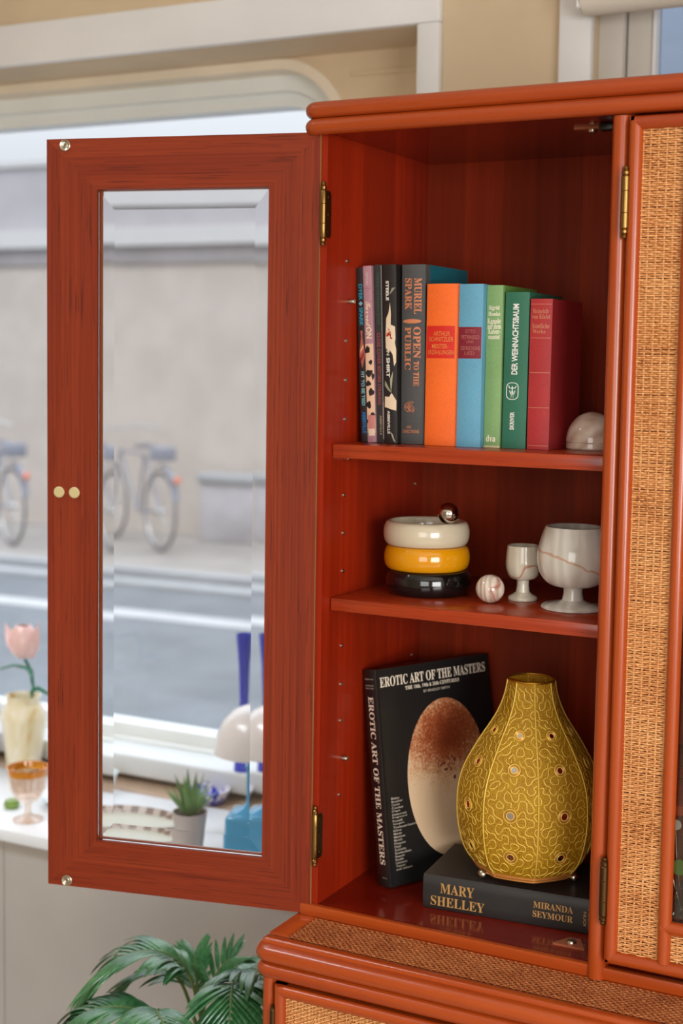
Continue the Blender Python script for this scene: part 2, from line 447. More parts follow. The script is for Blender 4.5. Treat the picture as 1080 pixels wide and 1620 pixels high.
# ledge under the window: white top, warm grey front panels, brown sill strip at the back
mb = MB(); mb.box(X0, -.04, .447, .775, -.205, -.18, .003)
struct('trim_ledge', mb, M['ledge_white'])
mb = MB(); mb.box(X0, -.9575, .462, .775, FLOOR, -.205); mb.box(-.9555, .5, .462, .775, FLOOR, -.205); mb.box(-.9575, -.9555, .468, .775, FLOOR, -.205)
struct('wall_ledge', mb, M['panel_grey'])
struct('trim_sill', MB().box(RX0, RX1, .776, .899, -.20, -.186), M['sill_wood'])
struct('trim_window_board', MB().box(RX0 + .002, RX1 - .002, .852, .952, -.172, -.126, .006, 0, 3), M['white_frame'])
# small window at the right
mb = MB()
mb.box(SX0 - .055, SX0 + .004, WY - .022, WY - .0005, SZ0 - .05, SZ1 + .05, .004); mb.box(SX1 - .004, SX1 + .055, WY - .022, WY - .0005, SZ0 - .05, SZ1 + .05, .004)
mb.box(SX0 - .055, SX1 + .055, WY - .022, WY - .0005, SZ1, SZ1 + .055, .004)
struct('trim_4', mb, M['white'])
mb = MB()
mb.box(SX0, SX0 + .045, WY + .03, WY + .10, SZ0, SZ1, .003, 0); mb.box(SX1 - .045, SX1, WY + .03, WY + .10, SZ0, SZ1, .003, 0)
mb.box(SX0, SX1, WY + .03, WY + .10, SZ1 - .045, SZ1, .003); mb.box(SX0, SX1, WY + .03, WY + .10, SZ0, SZ0 + .045, .003)
x0, x1 = SX0 + .048, SX1 - .048
mb.box(x0, x0 + .046, WY + .045, WY + .09, SZ0 + .046, SZ1 - .046, .004, 1); mb.box(x1 - .046, x1, WY + .045, WY + .09, SZ0 + .046, SZ1 - .046, .004, 1)
mb.box(x0, x1, WY + .045, WY + .09, SZ0 + .046, SZ0 + .10, .004, 1)
mb.box(x0 + .046, x0 + .052, WY + .04, WY + .075, SZ0 + .1, SZ1 - .05, .001, 2)
win2 = struct('window_2', mb, [M['grey_frame'], M['grey_frame'], M['white']])
MB().box(x0 + .02, x1 - .02, WY + .066, WY + .07, SZ0 + .05, SZ1 - .05).build('window_pane', pane_mat('sky_dimming_glass', (188, 196, 208), .04), win2)  # dark tint added to the pane to dim the bright sky behind
# roller blind over the small window
M['blind'] = plaster('blind_fabric', (222, 214, 200), 0.8, 0.02)
bl = thing('roller_blind', 'pale rolled-up fabric blind above the small window at top right', 'blind', (.118, .690, 1.376))
MB().lathe([(0, 0), (.036, 0), (.0375, .002), (.0375, .84), (.036, .842), (0, .842)], (0, 0, 0), 40, 0, 'x').build('fabric_roll', M['blind'], bl)
MB().box(-.006, 0, -.03, .037, -.03, .045, .004).build('end_bracket', M['white'], bl)
MB().box(.842, .848, -.03, .037, -.03, .045, .004).build('end_bracket', M['white'], bl)

# ------------------------------------------------------------------ street outside
ST = -.90
M['road'] = plaster('asphalt', (102, 108, 114), 0.9, 0.05)
M['mark'] = plaster('road_paint', (168, 170, 172), 0.8, 0.03)
M['pave'] = plaster('pavement_slabs', (142, 138, 134), 0.9, 0.05)
M['kerbm'] = plaster('kerb_stone', (152, 155, 158), 0.9, 0.03)
M['facade'] = plaster('pale_taupe_render', (186, 176, 168), 0.9, 0.03)
M['facade_low'] = plaster('grey_base_render', (172, 168, 172), 0.9, 0.06)
M['facade_hi'] = plaster('lilac_grey_render', (172, 168, 172), 0.9, 0.02)
M['fascia'] = plaster('white_fascia', (196, 195, 194), 0.8, 0.01)
M['recess'] = plaster('taupe_shade_band', (150, 146, 148), 0.9, 0.04)  # shadow below the fascia, put into the colour as darker taupe
def skew(y, x, k=.035): return y + k * (x + 5)       # the street runs a touch askew to the shop wall
def strip(mb, x0, x1, ya, yb, z0, z1, mi=0):
    mb.prism([(x0, skew(ya, x0)), (x1, skew(ya, x1)), (x1, skew(yb, x1)), (x0, skew(yb, x0))], lambda u, v, t: Vector((u, v, t)), z0, z1, mi)
mb = MB(); mb.box(-26, 14, 1.06, 16, ST - .06, ST - .001, mi=0); road = struct('ground_road', mb, M['road'])
mb = MB(); strip(mb, -26, 8, 5.72, 5.95, ST, ST + .004); o = struct('road_marking', mb, M['mark'])
mb = MB(); strip(mb, -26, 8, 6.75, 6.95, ST, ST + .03); strip(mb, -26, 8, 7.15, 7.3, ST, ST + .06); struct('kerb_strip', mb, M['kerbm'])
mb = MB(); strip(mb, -26, 8, 7.3, 9.3, ST, ST + .055); struct('pavement', mb, M['pave'])
b = thing('street_building', 'pale taupe low building across the street seen through the shop window', 'building', (-5, 9.2, ST))
def fac(name, za, zb, ya, yb, m, xa=-20, xb=9):
    q = MB(); strip(q, xa, xb, 9.25 + ya, 9.25 + yb, za, zb)
    o = q.build(name, m, b); o.matrix_parent_inverse = Matrix.Translation((5, -9.2, -ST)); return o
fac('wall', ST, 1.62, 0, .3, M['facade']); fac('shade_band', 1.62, 1.775, -.03, .3, M['recess'])  # the upper strip is the painted shadow band under the fascia
fac('fascia', 1.775, 1.94, -.08, .3, M['fascia']); fac('upper_wall', 1.94, 2.55, .05, .3, M['facade_hi'])
fac('parapet', 2.55, 2.60, .02, .3, M['fascia'])
w = thing('low_street_wall', 'low grey-lilac wall on the pavement across the street', 'wall', (-5.1, 9.0, ST + .055))
q = MB(); q.box(-.9, 2.6, -.12, .12, 0, .52, .02); q.box(-.92, 2.62, -.15, .15, .52, .60, .02, 1); q.build('wall_block', [M['facade_low'], M['kerbm']], w)

M['tyre'] = mat('tyre_rubber', (112, 110, 116), 0.7); M['bframe'] = mat('bicycle_paint', (128, 132, 144), 0.4); M['bchrome'] = mat('bicycle_chrome', (190, 190, 190), 0.3, 1.0)
M['bred'] = mat('rear_reflector', (220, 120, 90), 0.4)
def bicycle(loc, rz, label):
    t = thing('bicycle', label, 'bicycle', loc, rz, None)
    for x in (-.52, .52):
        q = MB(); q.torus((x, 0, .34), .32, .014, 0, 40, 'y'); q.torus((x, 0, .34), .295, .008, 1, 40, 'y'); q.lathe([(0, -.04), (.025, -.04), (.025, .04), (0, .04)], (x, 0, .34), 14, 1, 'y')
        for k in range(14):
            a = 2 * PI * k / 14; q.tube([(x, 0, .34), (x + .295 * math.cos(a), 0, .34 + .295 * math.sin(a))], .002, 4, mi=1)
        q.build('wheel', [M['tyre'], M['bchrome']], t)
    q = MB(); bb = (-.06, 0, .30); seat = (-.2, 0, .78); head = (.36, 0, .80)
    for a, c in ((bb, seat), (bb, head), (seat, head), (bb, (-.52, 0, .34)), (seat, (-.52, 0, .34)), (head, (.52, 0, .34))): q.tube([a, c], .012, 8)
    q.tube([(-.85, 0, .45), (-.8, 0, .64), (-.6, 0, .72), (-.4, 0, .69)], .03, 6, flat=.3); q.build('frame', M['bframe'], t)
    MB().lathe([(0, -.015), (.09, -.01), (.1, .01), (.03, .03), (0, .03)], (-.22, 0, .86), 16).build('saddle', M['tyre'], t)
    MB().tube([(.2, -.28, .98), (.34, -.2, 1.02), (.37, 0, .98), (.34, .2, 1.02), (.2, .28, .98)], .014, 8).build('handlebar', M['bchrome'], t)
    MB().box(-.66, -.48, -.09, .09, .76, .88, .02).build('basket', M['bframe'], t)
    MB().sphere((-.87, 0, .62), .03).build('rear_reflector', M['bred'], t)
    return t
bicycle((-6.30, 8.35, ST + .056), math.radians(148), 'dark bicycle parked across the street, seen through the cabinet door glass')
bicycle((-7.55, 7.95, ST + .055), math.radians(150), 'blurred bicycle across the street at the left edge of the window')

# ------------------------------------------------------------------ the cabinet: upper display unit
H, W, D = 1.05, 0.3885, 0.3262
RW = 0.413          # left edge of the closed right-hand door
XR = 0.815          # right end of the unit
cab = thing('display_cabinet', 'reddish wooden display cabinet with rattan pole trim, its left door standing open', 'cabinet', (0, 0, 0))
MB().box(-.018, 0, 0, D + .012, -.0155, H).build('side_panel', [M['in_side']], cab)
MB().box(XR - .01, XR + .008, 0, D + .012, -.0155, H).build('side_panel', [M['in_side']], cab)
MB().box(0, XR - .01, D, D + .012, -.0155, H).build('back_panel', M['in_back'], cab)
MB().box(W, W + .024, .006, D, 0, H).build('partition', M['in_side'], cab)
MB().box(-.018, XR + .008, 0, D + .012, H, H + .03).build('top_board', M['in_flat'], cab)
mb = MB(); mb.box(0, XR - .01, .003, D, -.0155, 0, 0)
mb.build('floor_board', M['in_flat'], cab)
MB().box(-.0235, XR + .01, -.0085, .0025, -.0155, .0004, .002).build('floor_rail', M['rail_x'], cab)
# stacked rattan pole crown along the front and down the sides
def pole_u(z, r, yf, xl, xr, rad=.012, yb=.33):
    pts = [(xl, yb, z), (xl, yf + rad * 2.2, z)]
    for k in range(1, 8):
        a = PI / 2 * k / 8; pts.append((xl + rad * (1 - math.cos(a)), yf + rad * 1.0 - rad * math.sin(a) + 0, z))
    pts += [(xl + rad, yf, z), ((xl + xr) / 2, yf, z), (xr - rad, yf, z)]
    for k in range(1, 8):
        a = PI / 2 * k / 8; pts.append((xr - rad + rad * math.sin(a), yf + rad - rad * math.cos(a), z))
    pts += [(xr, yf + rad * 2.2, z), (xr, yb, z)]
    return pts
for z in (1.0575, 1.0790):
    MB().tube(pole_u(z, .0108, -.012, -.0205, XR + .02), .0108, 20).build('crown_pole', M['rail_x'], cab)
MB().box(-.018, XR + .018, -.006, D + .012, 1.072, 1.0885, .003).build('crown_board', M['rail_x'], cab)
# rounded post between the two compartments
mb = MB(); mb.tube([(.4003, -.0035, -.0150), (.4003, -.0035, .5), (.4003, -.0035, 1.0455)], .0115, 24); mb.box(.3898, .4108, -.003, .008, -.015, H)
mb.build('post', M['rail_z'], cab)
# shelves on pins
for z1, z0 in ((.6374, .6182), (.4256, .4080)):
    MB().box(.0012, W - .001, .0235, D - .001, z0, z1, .0012).build('shelf', M['shelf'], cab)
MB().box(W + .025, XR - .012, .03, D - .001, .196, .2085, .001).build('shelf', M['shelf'], cab)
MB().box(W + .025, XR - .012, .03, D - .001, .62, .6385, .001).build('shelf', M['shelf'], cab)
# metal pin sockets in the side panel
sock_me = None
def socket(y, z):
    global sock_me
    if sock_me is None:
        o = MB().lathe([(0, .0004), (.0011, .0004), (.0012, .0014), (.0027, .0014), (.0030, 0)], (0, 0, 0), 14, 0, 'x').build('pin_socket', M['steel'], cab); sock_me = o
    else:
        o = sock_me.copy(); COL.objects.link(o); o.parent = cab
    o.location = (0, y, z)
for z in (.8866, .7779, .7241, .670, .5646, .5116, .4583, .3529, .298, .2461, .1394): socket(.0605, z)
for z in (.5642, .5107, .2983, .2461, .8866): socket(.299, z)
for z in (.8317, .1917):
    MB().lathe([(0, .0105), (.0030, .0105), (.0036, .0095), (.0036, 0)], (0, .0640, z), 16, 0, 'x').build('shelf_pin', M['steel'], cab)
for z in (.6182, .4080):
    for y in (.0605, .299): MB().box(.0002, .009, y - .004, y + .004, z - .004, z - .0002, .001).build('shelf_pin', M['steel'], cab)
# magnetic catches above and below
def catch(loc, flip):
    s = -1 if flip else 1
    q = MB(); q.prism([(-.021, -.012), (.021, -.012), (.007, .016), (-.007, .016)], lambda u, v, t: Vector((loc[0] + u, loc[1] + v, loc[2] + s * t)), 0, .0030)
    o = q.build('magnetic_catch', M['plastic_brown'], cab)
    q = MB(); q.lathe([(0, s * .0062), (.0055, s * .0058), (.0066, s * .0036), (.0066, s * .003)], (loc[0], loc[1], loc[2]), 18); q.box(loc[0] - .0045, loc[0] + .0045, loc[1] - .0008, loc[1] + .0008, loc[2] + s * .0061 - .0004, loc[2] + s * .0061 + .0004, mi=1)
    q.build('screw', [M['steel'], M['hole']], o)
catch((.334, .088, H), True); catch((.352, .042, 0), False)
MB().box(.353, .372, .050, .066, H - .010, H - .0002, .003).build('catch_body', M['plastic_blk'], cab)
MB().box(.372, .386, .040, .056, .0002, .010, .003).build('catch_body', M['plastic_blk'], cab)

# ---- hinges
def hinge(parent, x, y, z0, z1, leaf=True, r=.0042, dark=False):
    q = MB(); h = z1 - z0; k = h / .086
    q.lathe([(0, 0), (r * .55, .001 * k), (r * .75, .003 * k), (r * .5, .005 * k), (r * .9, .007 * k), (r * .9, .010 * k), (r * .7, .011 * k), (r, .013 * k), (r, .030 * k), (r * .9, .0305 * k), (r, .031 * k), (r, .056 * k), (r * .9, .0565 * k), (r, .057 * k), (r, .073 * k), (r * .7, .075 * k), (r * .9, .076 * k), (r * .9, .079 * k), (r * .5, .081 * k), (r * .75, .083 * k), (r * .55, .085 * k), (0, .086 * k)], (x, y, z0), 18)
    o = q.build('hinge', M['brass_dark'] if dark else M['brass'], parent)
    if leaf:
        q = MB(); pl = [(-.001, .012), (.010, .012), (.0135, .016), (.0135, .070), (.010, .074), (-.001, .074)]
        q.prism([(u, v * k) for u, v in pl], lambda u, v, t: Vector((x + .0022 + t, y + .002 + u, z0 + v)), 0, .0012)
        q.build('hinge_leaf', M['brass'], parent)
        q = MB()
        for v in (.020, .043, .066): q.lathe([(0, .0004), (.0019, .0004), (.0021, 0)], (x + .0034, y + .0085, z0 + v * k), 12, 0, 'x')
        q.build('hinge_screws', M['brass_dark'], parent)
    return o
hinge(cab, -.0025, -.0055, .9014, .9869); hinge(cab, -.0022, -.0055, .0541, .1406)

# ---- the open left door (its inner face towards us)
TH = 2.9149; DW = .3951; Z0, Z1 = -.0135, 1.0514; DT = .019
PX0, PX1, PZ0, PZ1 = .0705, .3195, .0585, .9815
mb = MB()
def doorpt(u, v, t): return Vector((u, t, v))
e = .0006
mb.prism([(0, Z0), (PX0, PZ0), (PX0, PZ1), (0, Z1)], doorpt, -DT, 0, 0)
mb.prism([(DW, Z0), (DW, Z1), (PX1, PZ1), (PX1, PZ0)], doorpt, -DT, 0, 0)
mb.prism([(0, Z1), (PX0, PZ1), (PX1, PZ1), (DW, Z1)], doorpt, -DT, -.0002, 1)
mb.prism([(0, Z0), (DW, Z0), (PX1, PZ0), (PX0, PZ0)], doorpt, -DT, -.0002, 1)
door = mb.build('door', [M['door_v'], M['door_h']], cab)
door.location = (-.0094, -.0046, 0); door.rotation_euler = (0, 0, -TH)
door['label'] = 'open door with plain mitred inner frame and bevelled glass'
MB().box(-.0012, -.0001, -DT + .001, -.0008, Z0, Z1).build('edge_strip', M['edge'], door)
BX0, BX1, BZ0, BZ1 = .0905, .2948, .0850, .9537
mb = MB(); bm = mb.bm; g = .0004
def ring(pts, y): return [bm.verts.new((u, y, v)) for u, v in pts]
o4 = [(PX0 + g, PZ0 + g), (PX1 - g, PZ0 + g), (PX1 - g, PZ1 - g), (PX0 + g, PZ1 - g)]; i4 = [(BX0, BZ0), (BX1, BZ0), (BX1, BZ1), (BX0, BZ1)]
A = ring(o4, -.0095); B = ring(o4, -.0052); C = ring(i4, -.0036)
bm.faces.new(A); bm.faces.new(list(reversed(C)))
for k in range(4):
    k2 = (k + 1) % 4; bm.faces.new((A[k], B[k], B[k2], A[k2])); bm.faces.new((B[k], C[k], C[k2], B[k2]))
pane = mb.build('glass_pane', M['bevel_glass'], door, angle=1); pane['label'] = 'clear glass with a wide bevelled border'
# rattan poles and cane on the door's outer face
for x in (.010, PX0 - .006, PX1 + .006, DW - .010): MB().tube([(x, -DT, Z0 + .004), (x, -DT, Z1 - .004)], .008, 12).build('pole_trim', M['rail_z'], door)
for z in (Z0 + .010, PZ0 - .006, PZ1 + .006, Z1 - .010): MB().tube([(.006, -DT, z), (DW - .006, -DT, z)], .0078, 12).build('pole_trim', M['rail_x'], door)
for x in (.3765, .3531):
    mb = MB(); mb.lathe([(0, -.0035), (.0066, -.0035), (.0072, -.0028), (.0078, -.0022), (.0078, 0)], (x, 0, .559), 28, 0, 'y')
    for v in mb.bm.verts: v.co.y = -v.co.y
    for f in mb.bm.faces: f.material_index = 0 if f.calc_center_median().y > .0030 else 1
    mb.build('screw_cap', [M['capc'], M['capr']], door)
for x, z in ((.3672, 1.0425), (.3653, -.0055)):
    mb = MB(); mb.lathe([(0, .0010), (.0022, .0010), (.0030, .0016), (.0042, .0010), (.0072, .0020), (.0080, .0014), (.0080, 0)], (x, 0, z), 24, 0, 'y')
    mb.build('strike_plate', M['steel'], door)

# ---- closed right-hand door: rattan poles, woven cane border, glass in the middle
mb = MB(); q = .0083
DX1 = RW + .385; DZ0, DZ1 = .012, 1.043
d2 = MB()
YD = -.016
d2.box(RW + .001, RW + .016, YD, -.0005, DZ0, DZ1); d2.box(DX1 - .016, DX1, YD, -.0005, DZ0, DZ1)
d2.box(RW, DX1, YD, -.0005, DZ0, DZ0 + .014); d2.box(RW, DX1, YD, -.0005, DZ1 - .014, DZ1)
IX0, IX1, IZ0, IZ1 = RW + .0745, DX1 - .0745, .071, .975
for x in (RW + .0085, DX1 - .0085): d2.tube([(x, YD, DZ0 + .006), (x, YD, .5), (x, YD, DZ1 - .006)], q, 16)
rdoor = d2.build('door', M['rail_z'], cab)
rdoor['label'] = 'closed door with woven cane border around its glass'
for z in (DZ0 + .008, DZ1 - .008): MB().tube([(RW + .007, YD, z), (DX1 - .007, YD, z)], q, 16).build('pole_trim', M['rail_x'], rdoor)
for z in (IZ0, IZ1): MB().tube([(IX0 - .004, YD, z), (IX1 + .004, YD, z)], q, 16).build('pole_trim', M['rail_x'], rdoor)
for x in (IX0, IX1): MB().tube([(x, YD, DZ0 + .014), (x, YD, DZ1 - .014)], q, 16).build('pole_trim', M['rail_z'], rdoor)
cw = IX0 - RW - .0155
weave('cane_border', rdoor, cw, DZ1 - DZ0 - .03, .0098, .0027, lambda u, v, h: (RW + .0155 + u, YD + .001 - h, DZ0 + .015 + v), [M['cane'], M['gap']], .0012, .00140, .0012, 3)
weave('cane_border', rdoor, IX1 - IX0 - .012, IZ0 - DZ0 - .021, .0098, .0027, lambda u, v, h: (IX0 + .006 + u, YD + .001 - h, DZ0 + .014 + v), [M['cane'], M['gap']], .0012, .00140, .0012, 4)
weave('cane_border', rdoor, IX1 - IX0 - .012, DZ1 - IZ1 - .021, .0098, .0027, lambda u, v, h: (IX0 + .006 + u, YD + .001 - h, IZ1 + .007 + v), [M['cane'], M['gap']], .0012, .00140, .0012, 5)
weave('cane_border', rdoor, cw, DZ1 - DZ0 - .03, .0098, .0027, lambda u, v, h: (IX1 + .006 + u, YD + .001 - h, DZ0 + .015 + v), [M['cane'], M['gap']], .0012, .00140, .0012, 6)
MB().box(IX0 + .002, IX1 - .002, -.010, -.007, IZ0 + .002, IZ1 - .002).build('glass_pane', M['door_glass'], rdoor)
mb = MB(); mb.box(RW + .016, IX0 - .004, -.010, -.0008, DZ0 + .01, DZ1 - .01); mb.box(IX1 + .004, DX1 - .016, -.010, -.0008, DZ0 + .01, DZ1 - .01)
mb.box(IX0 - .004, IX1 + .004, -.010, -.0008, DZ0 + .01, IZ0); mb.box(IX0 - .004, IX1 + .004, -.010, -.0008, IZ1, DZ1 - .01)
mb.build('backing_board', M['gap'], rdoor)
hinge(cab, .4118, -.0215, .8993, .9851, False, .0052); hinge(cab, .4118, -.0215, .0599, .1466, False, .0052, True)

# ------------------------------------------------------------------ lower cabinet the display unit stands on
low = thing('base_cabinet', 'lower reddish cabinet with a brown cane inlaid top and rattan poles, below the display unit', 'cabinet', (0, 0, FLOOR))
def lowfix(o): o.matrix_parent_inverse = Matrix.Translation((0, 0, -FLOOR)); return o
ZT = -.0158
BL, BR, BF, BB = -.034, XR + .03, -.108, .345
lowfix(MB().box(BL + .006, BR - .006, BF + .012, BB, ZT - .045, ZT - .004).build('top_board', M['rail_x'], low))
mb = MB(); mb.box(BL + .004, .002, BF + .026, BB, ZT - .006, ZT, .003); lowfix(mb.build('top_border', M['rail_y'], low))
mb = MB(); mb.box(BL + .004, BR - .004, BF + .006, -.0845, ZT - .012, ZT - .0002, .005, 0, 3); lowfix(mb.build('top_border', M['rail_x'], low))
lowfix(MB().box(.002, BR - .006, -.0085, BB, ZT - .006, ZT).build('top_border', M['rail_x'], low))
lowfix(weave('cane_inlay', low, .80, .0755, .0043, .0043, lambda u, v, h: (.0022 + u, -.0843 + v, ZT - .0012 + h), [M['cane_dark'], M['gap']], .0009, .0013, .0013, 9))
def low_pole(z, r, yf, xl, xr):
    return lowfix(MB().tube(pole_u(z, r, yf, xl, xr, .014, BB), r, 20).build('edge_pole', M['rail_x'], low))
low_pole(-.0345, .0120, -.104, -.0285, BR); low_pole(-.0570, .0108, -.104, -.0275, BR)
for x in (-.0165, BR - .02):
    q2 = MB(); q2.tube([(x, -.099, FLOOR + .004), (x, -.099, -.4), (x, -.099, -.066)], .0095, 18); q2.box(x - .009, x + .009, -.099, -.085, FLOOR + .002, -.06); lowfix(q2.build('post', M['rail_z'], low))
lowfix(MB().box(BL + .008, BL + .022, -.09, BB, FLOOR + .05, -.06).build('side_panel', M['rail_z'], low))
lowfix(MB().box(BR - .03, BR - .016, -.09, BB, FLOOR + .05, -.06).build('side_panel', M['rail_z'], low))
lowfix(MB().box(BL + .02, BR - .03, BB - .012, BB, FLOOR + .05, -.06).build('back_panel', M['in_back'], low))
lowfix(MB().box(BL + .02, BR - .03, -.08, BB, FLOOR + .05, FLOOR + .07).build('bottom_board', M['in_flat'], low))
for k in range(2):
    xa = -.003 + k * .42; xb = xa + .405; za, zb = FLOOR + .07, -.0715
    q2 = MB()
    for x in (xa + .008, xb - .008): q2.tube([(x, -.108, za), (x, -.108, (za + zb) / 2), (x, -.108, zb)], .0082, 16)
    q2.box(xa, xa + .016, -.108, -.088, za, zb); q2.box(xb - .016, xb, -.108, -.088, za, zb); q2.box(xa, xb, -.108, -.088, zb - .016, zb); q2.box(xa, xb, -.108, -.088, za, za + .016)
    dr = lowfix(q2.build('door', M['rail_z'], low))
    for z in (za + .008, zb - .008): MB().tube([(xa + .005, -.108, z), (xb - .005, -.108, z)], .0082, 16).build('pole_trim', M['rail_x'], dr)
    weave('cane_panel', dr, xb - xa - .03, .19 if k else .30, .0050, .0025, lambda u, v, h: (xa + .015 + u, -.107 - h, zb - .015 - v), [M['cane'], M['gap']], .0010, .0013, .0010, 11 + k)
    MB().box(xa + .014, xb - .014, -.104, -.09, za + .012, zb - .012).build('backing_board', M['gap'], dr)
q2 = MB(); q2.lathe([(0, .004), (.003, .003), (.002, 0), (.0042, -.003), (.0042, -.08), (0, -.085)], (-.0045, -.112, -.104), 16); lowfix(q2.build('hinge', M['brass_dark'], low))
# ------------------------------------------------------------------ books
M['pages'] = plaster('book_pages', (216, 200, 172), 0.9, 0.06)
def cloth(name, c, rough=0.6, amt=0.05, sc=900):
    m = mat(name, c, rough); g = N(m)
    n = g.noise(g.coords((sc, sc, sc * .35)), 1, 2); n2 = g.noise(g.coords((14, 14, 14)), 1, 3)
    f = g.math('ADD', g.math('MULTIPLY', n, .5), g.math('MULTIPLY', n2, .5))
    lo = tuple(max(0, int(v * (1 - amt))) for v in c); hi = tuple(min(255, int(v * (1 + amt) + 2)) for v in c)
    g.color(g.ramp(f, [(0.35, lo), (0.65, hi)])); g.bump(n, 0.15, 0.0004); return m
INK = {}
def ink(c, rough=0.5, metal=0.0):
    k = (c, rough, metal)
    if k not in INK: INK[k] = mat('print_%02x%02x%02x' % c, c, rough, metal)
    return INK[k]

class Book:
    """upright book: spine in the plane y = 0 facing -y, x 0..w, z 0..h, boards running back to y = d"""
    def __init__(self, label, w, h, d, loc, lean, spine, side=None, wrap=None, bulge=0.0025, group='books on the upper shelf', board=.0025, soft=False):
        self.w, self.h, self.bulge = w, h, bulge
        self.o = thing('book', label, 'book', (loc[0], loc[1], loc[2] + .0004 + (w * abs(math.sin(lean)) if lean > 0 else 0)), 0, group); self.o.rotation_euler = (0, lean, 0)
        mb = MB(); pr = [(0, d), (0, bulge + .001)]
        n = 8
        for k in range(n + 1):
            x = w * k / n; pr.append((x, self.surf(x)))
        pr += [(w, bulge + .001)] + ([(w, wrap)] if wrap else []) + [(w, d), (w - board, d)] + ([(w - board, wrap)] if wrap else []) + [(w - board, bulge + .004), (board, bulge + .004), (board, d)]
        outline = []
        for q in pr:
            if not outline or (abs(q[0] - outline[-1][0]) + abs(q[1] - outline[-1][1])) > 1e-6: outline.append(q)
        mb.prism(outline, lambda u, v, t: Vector((u, v, t)), 0, h)
        bmesh.ops.triangulate(mb.bm, faces=[f for f in mb.bm.faces if len(f.verts) > 4])
        if side:
            for f in mb.bm.faces:
                if f.calc_center_median().y > (wrap or .004): f.material_index = 1
        mb.build('cover', [spine] + ([side] if side else []), self.o, angle=25)
        MB().box(board + .0002, w - board - .0002, bulge + .005, d - .004, .003, h - .003).build('page_block', M['pages'], self.o)
        self.mb = MB(); self.mats = []
    def surf(self, x): return self.bulge * (2 * x / self.w - 1) ** 2
    def pt(self, lift=.00025):
        return lambda u, v: Vector((u, self.surf(min(max(u, 0), self.w)) - lift, v))
    def mi(self, m):
        if m not in self.mats: self.mats.append(m)
        return self.mats.index(m)
    def text(self, s, box, c, rot=0, weight=0.0, metal=0.0, spacing=1.0, rough=.45):
        """box in fractions of the spine: u0, v0, u1, v1"""
        w, h = self.w, self.h
        write(self.mb, s, (box[0] * w, box[1] * h, box[2] * w, box[3] * h), self.pt(.0004), rot, self.mi(ink(c, rough, metal)), weight, spacing)
    def patch(self, pts, c, lift=.0002, rough=.5, m=None, metal=0.0):
        """filled polygon, in fractions of the spine; cut into strips so it follows the curved back"""
        w, h = self.w, self.h; mi = self.mi(m or ink(c, rough, metal)); f = self.pt(lift)
        b = bmesh.new(); face = b.faces.new([b.verts.new((u * w, v * h, 0)) for u, v in pts])
        bmesh.ops.triangulate(b, faces=[face])
        for k in range(1, 8):
            bmesh.ops.bisect_plane(b, geom=list(b.verts) + list(b.edges) + list(b.faces), plane_co=(w * k / 8, 0, 0), plane_no=(1, 0, 0))
        for v in b.verts: v.co = f(v.co.x, v.co.y)
        self.mb.merge(b, mi)
    def rect(self, u0, v0, u1, v1, c, **kw): self.patch([(u0, v0), (u1, v0), (u1, v1), (u0, v1)], c, **kw)
    def blob(self, u, v, ru, rv, c, n=14, wob=.25, seed=0, **kw):
        r = random.Random(seed); ph = [r.uniform(0, 6.28) for _ in range(3)]
        self.patch([(u + ru * math.cos(a) * (1 + wob * math.sin(2 * a + ph[0]) * .6 + wob * .4 * math.sin(3 * a + ph[1])), v + rv * math.sin(a) * (1 + wob * math.sin(3 * a + ph[2]))) for a in [2 * PI * k / n for k in range(n)]], c, **kw)
    def line(self, pts, r, c, metal=0.0):
        f = self.pt(.0001); self.mb.tube([f(u * self.w, v * self.h) for u, v in pts], r, 5, mi=self.mi(ink(c, .4, metal)))
    def section(self, name):
        self.done(name); self.mb = MB(); self.mats = []
    def done(self, name='lettering'):
        return self.mb.build(name, self.mats, self.o, fix=False)

S1, S2 = .6374, .4256
BLACK = cloth('black_paper_jacket', (34, 30, 29), 0.4); CHAR = cloth('charcoal_paper_jacket', (54, 56, 56), 0.45)
b = Book('thin black paperback with blue spine lettering, leftmost on the upper shelf', .0108, .2415, .135, (.0130, .086, S1), -.0515, BLACK, bulge=.0006, board=.001)
CY, LC, BL2 = (40, 150, 176), (128, 190, 196), (24, 110, 170)
b.text('DYER', (.28, .815, .78, .905), CY, -90, .02); b.patch([(.2, .795), (.5, .781), (.8, .795), (.5, .809)], (120, 170, 190)); b.text('SPARK', (.28, .668, .78, .772), CY, -90, .02)
b.patch([(.34, .64), (.66, .64), (.60, .605), (.92, .50), (.5, .425), (.10, .50), (.42, .605)], (176, 92, 74)); b.patch([(.25, .53), (.7, .56), (.75, .545), (.3, .51)], (226, 170, 130), lift=.0003); b.patch([(.2, .48), (.75, .52), (.8, .50), (.3, .46)], (140, 30, 34), lift=.0003)
b.text('FIT TO BE TIED', (.28, .21, .74, .405), LC, -90, .015); b.text('ABBEVILLE', (.26, .05, .80, .175), BL2, -90, .03); b.done()

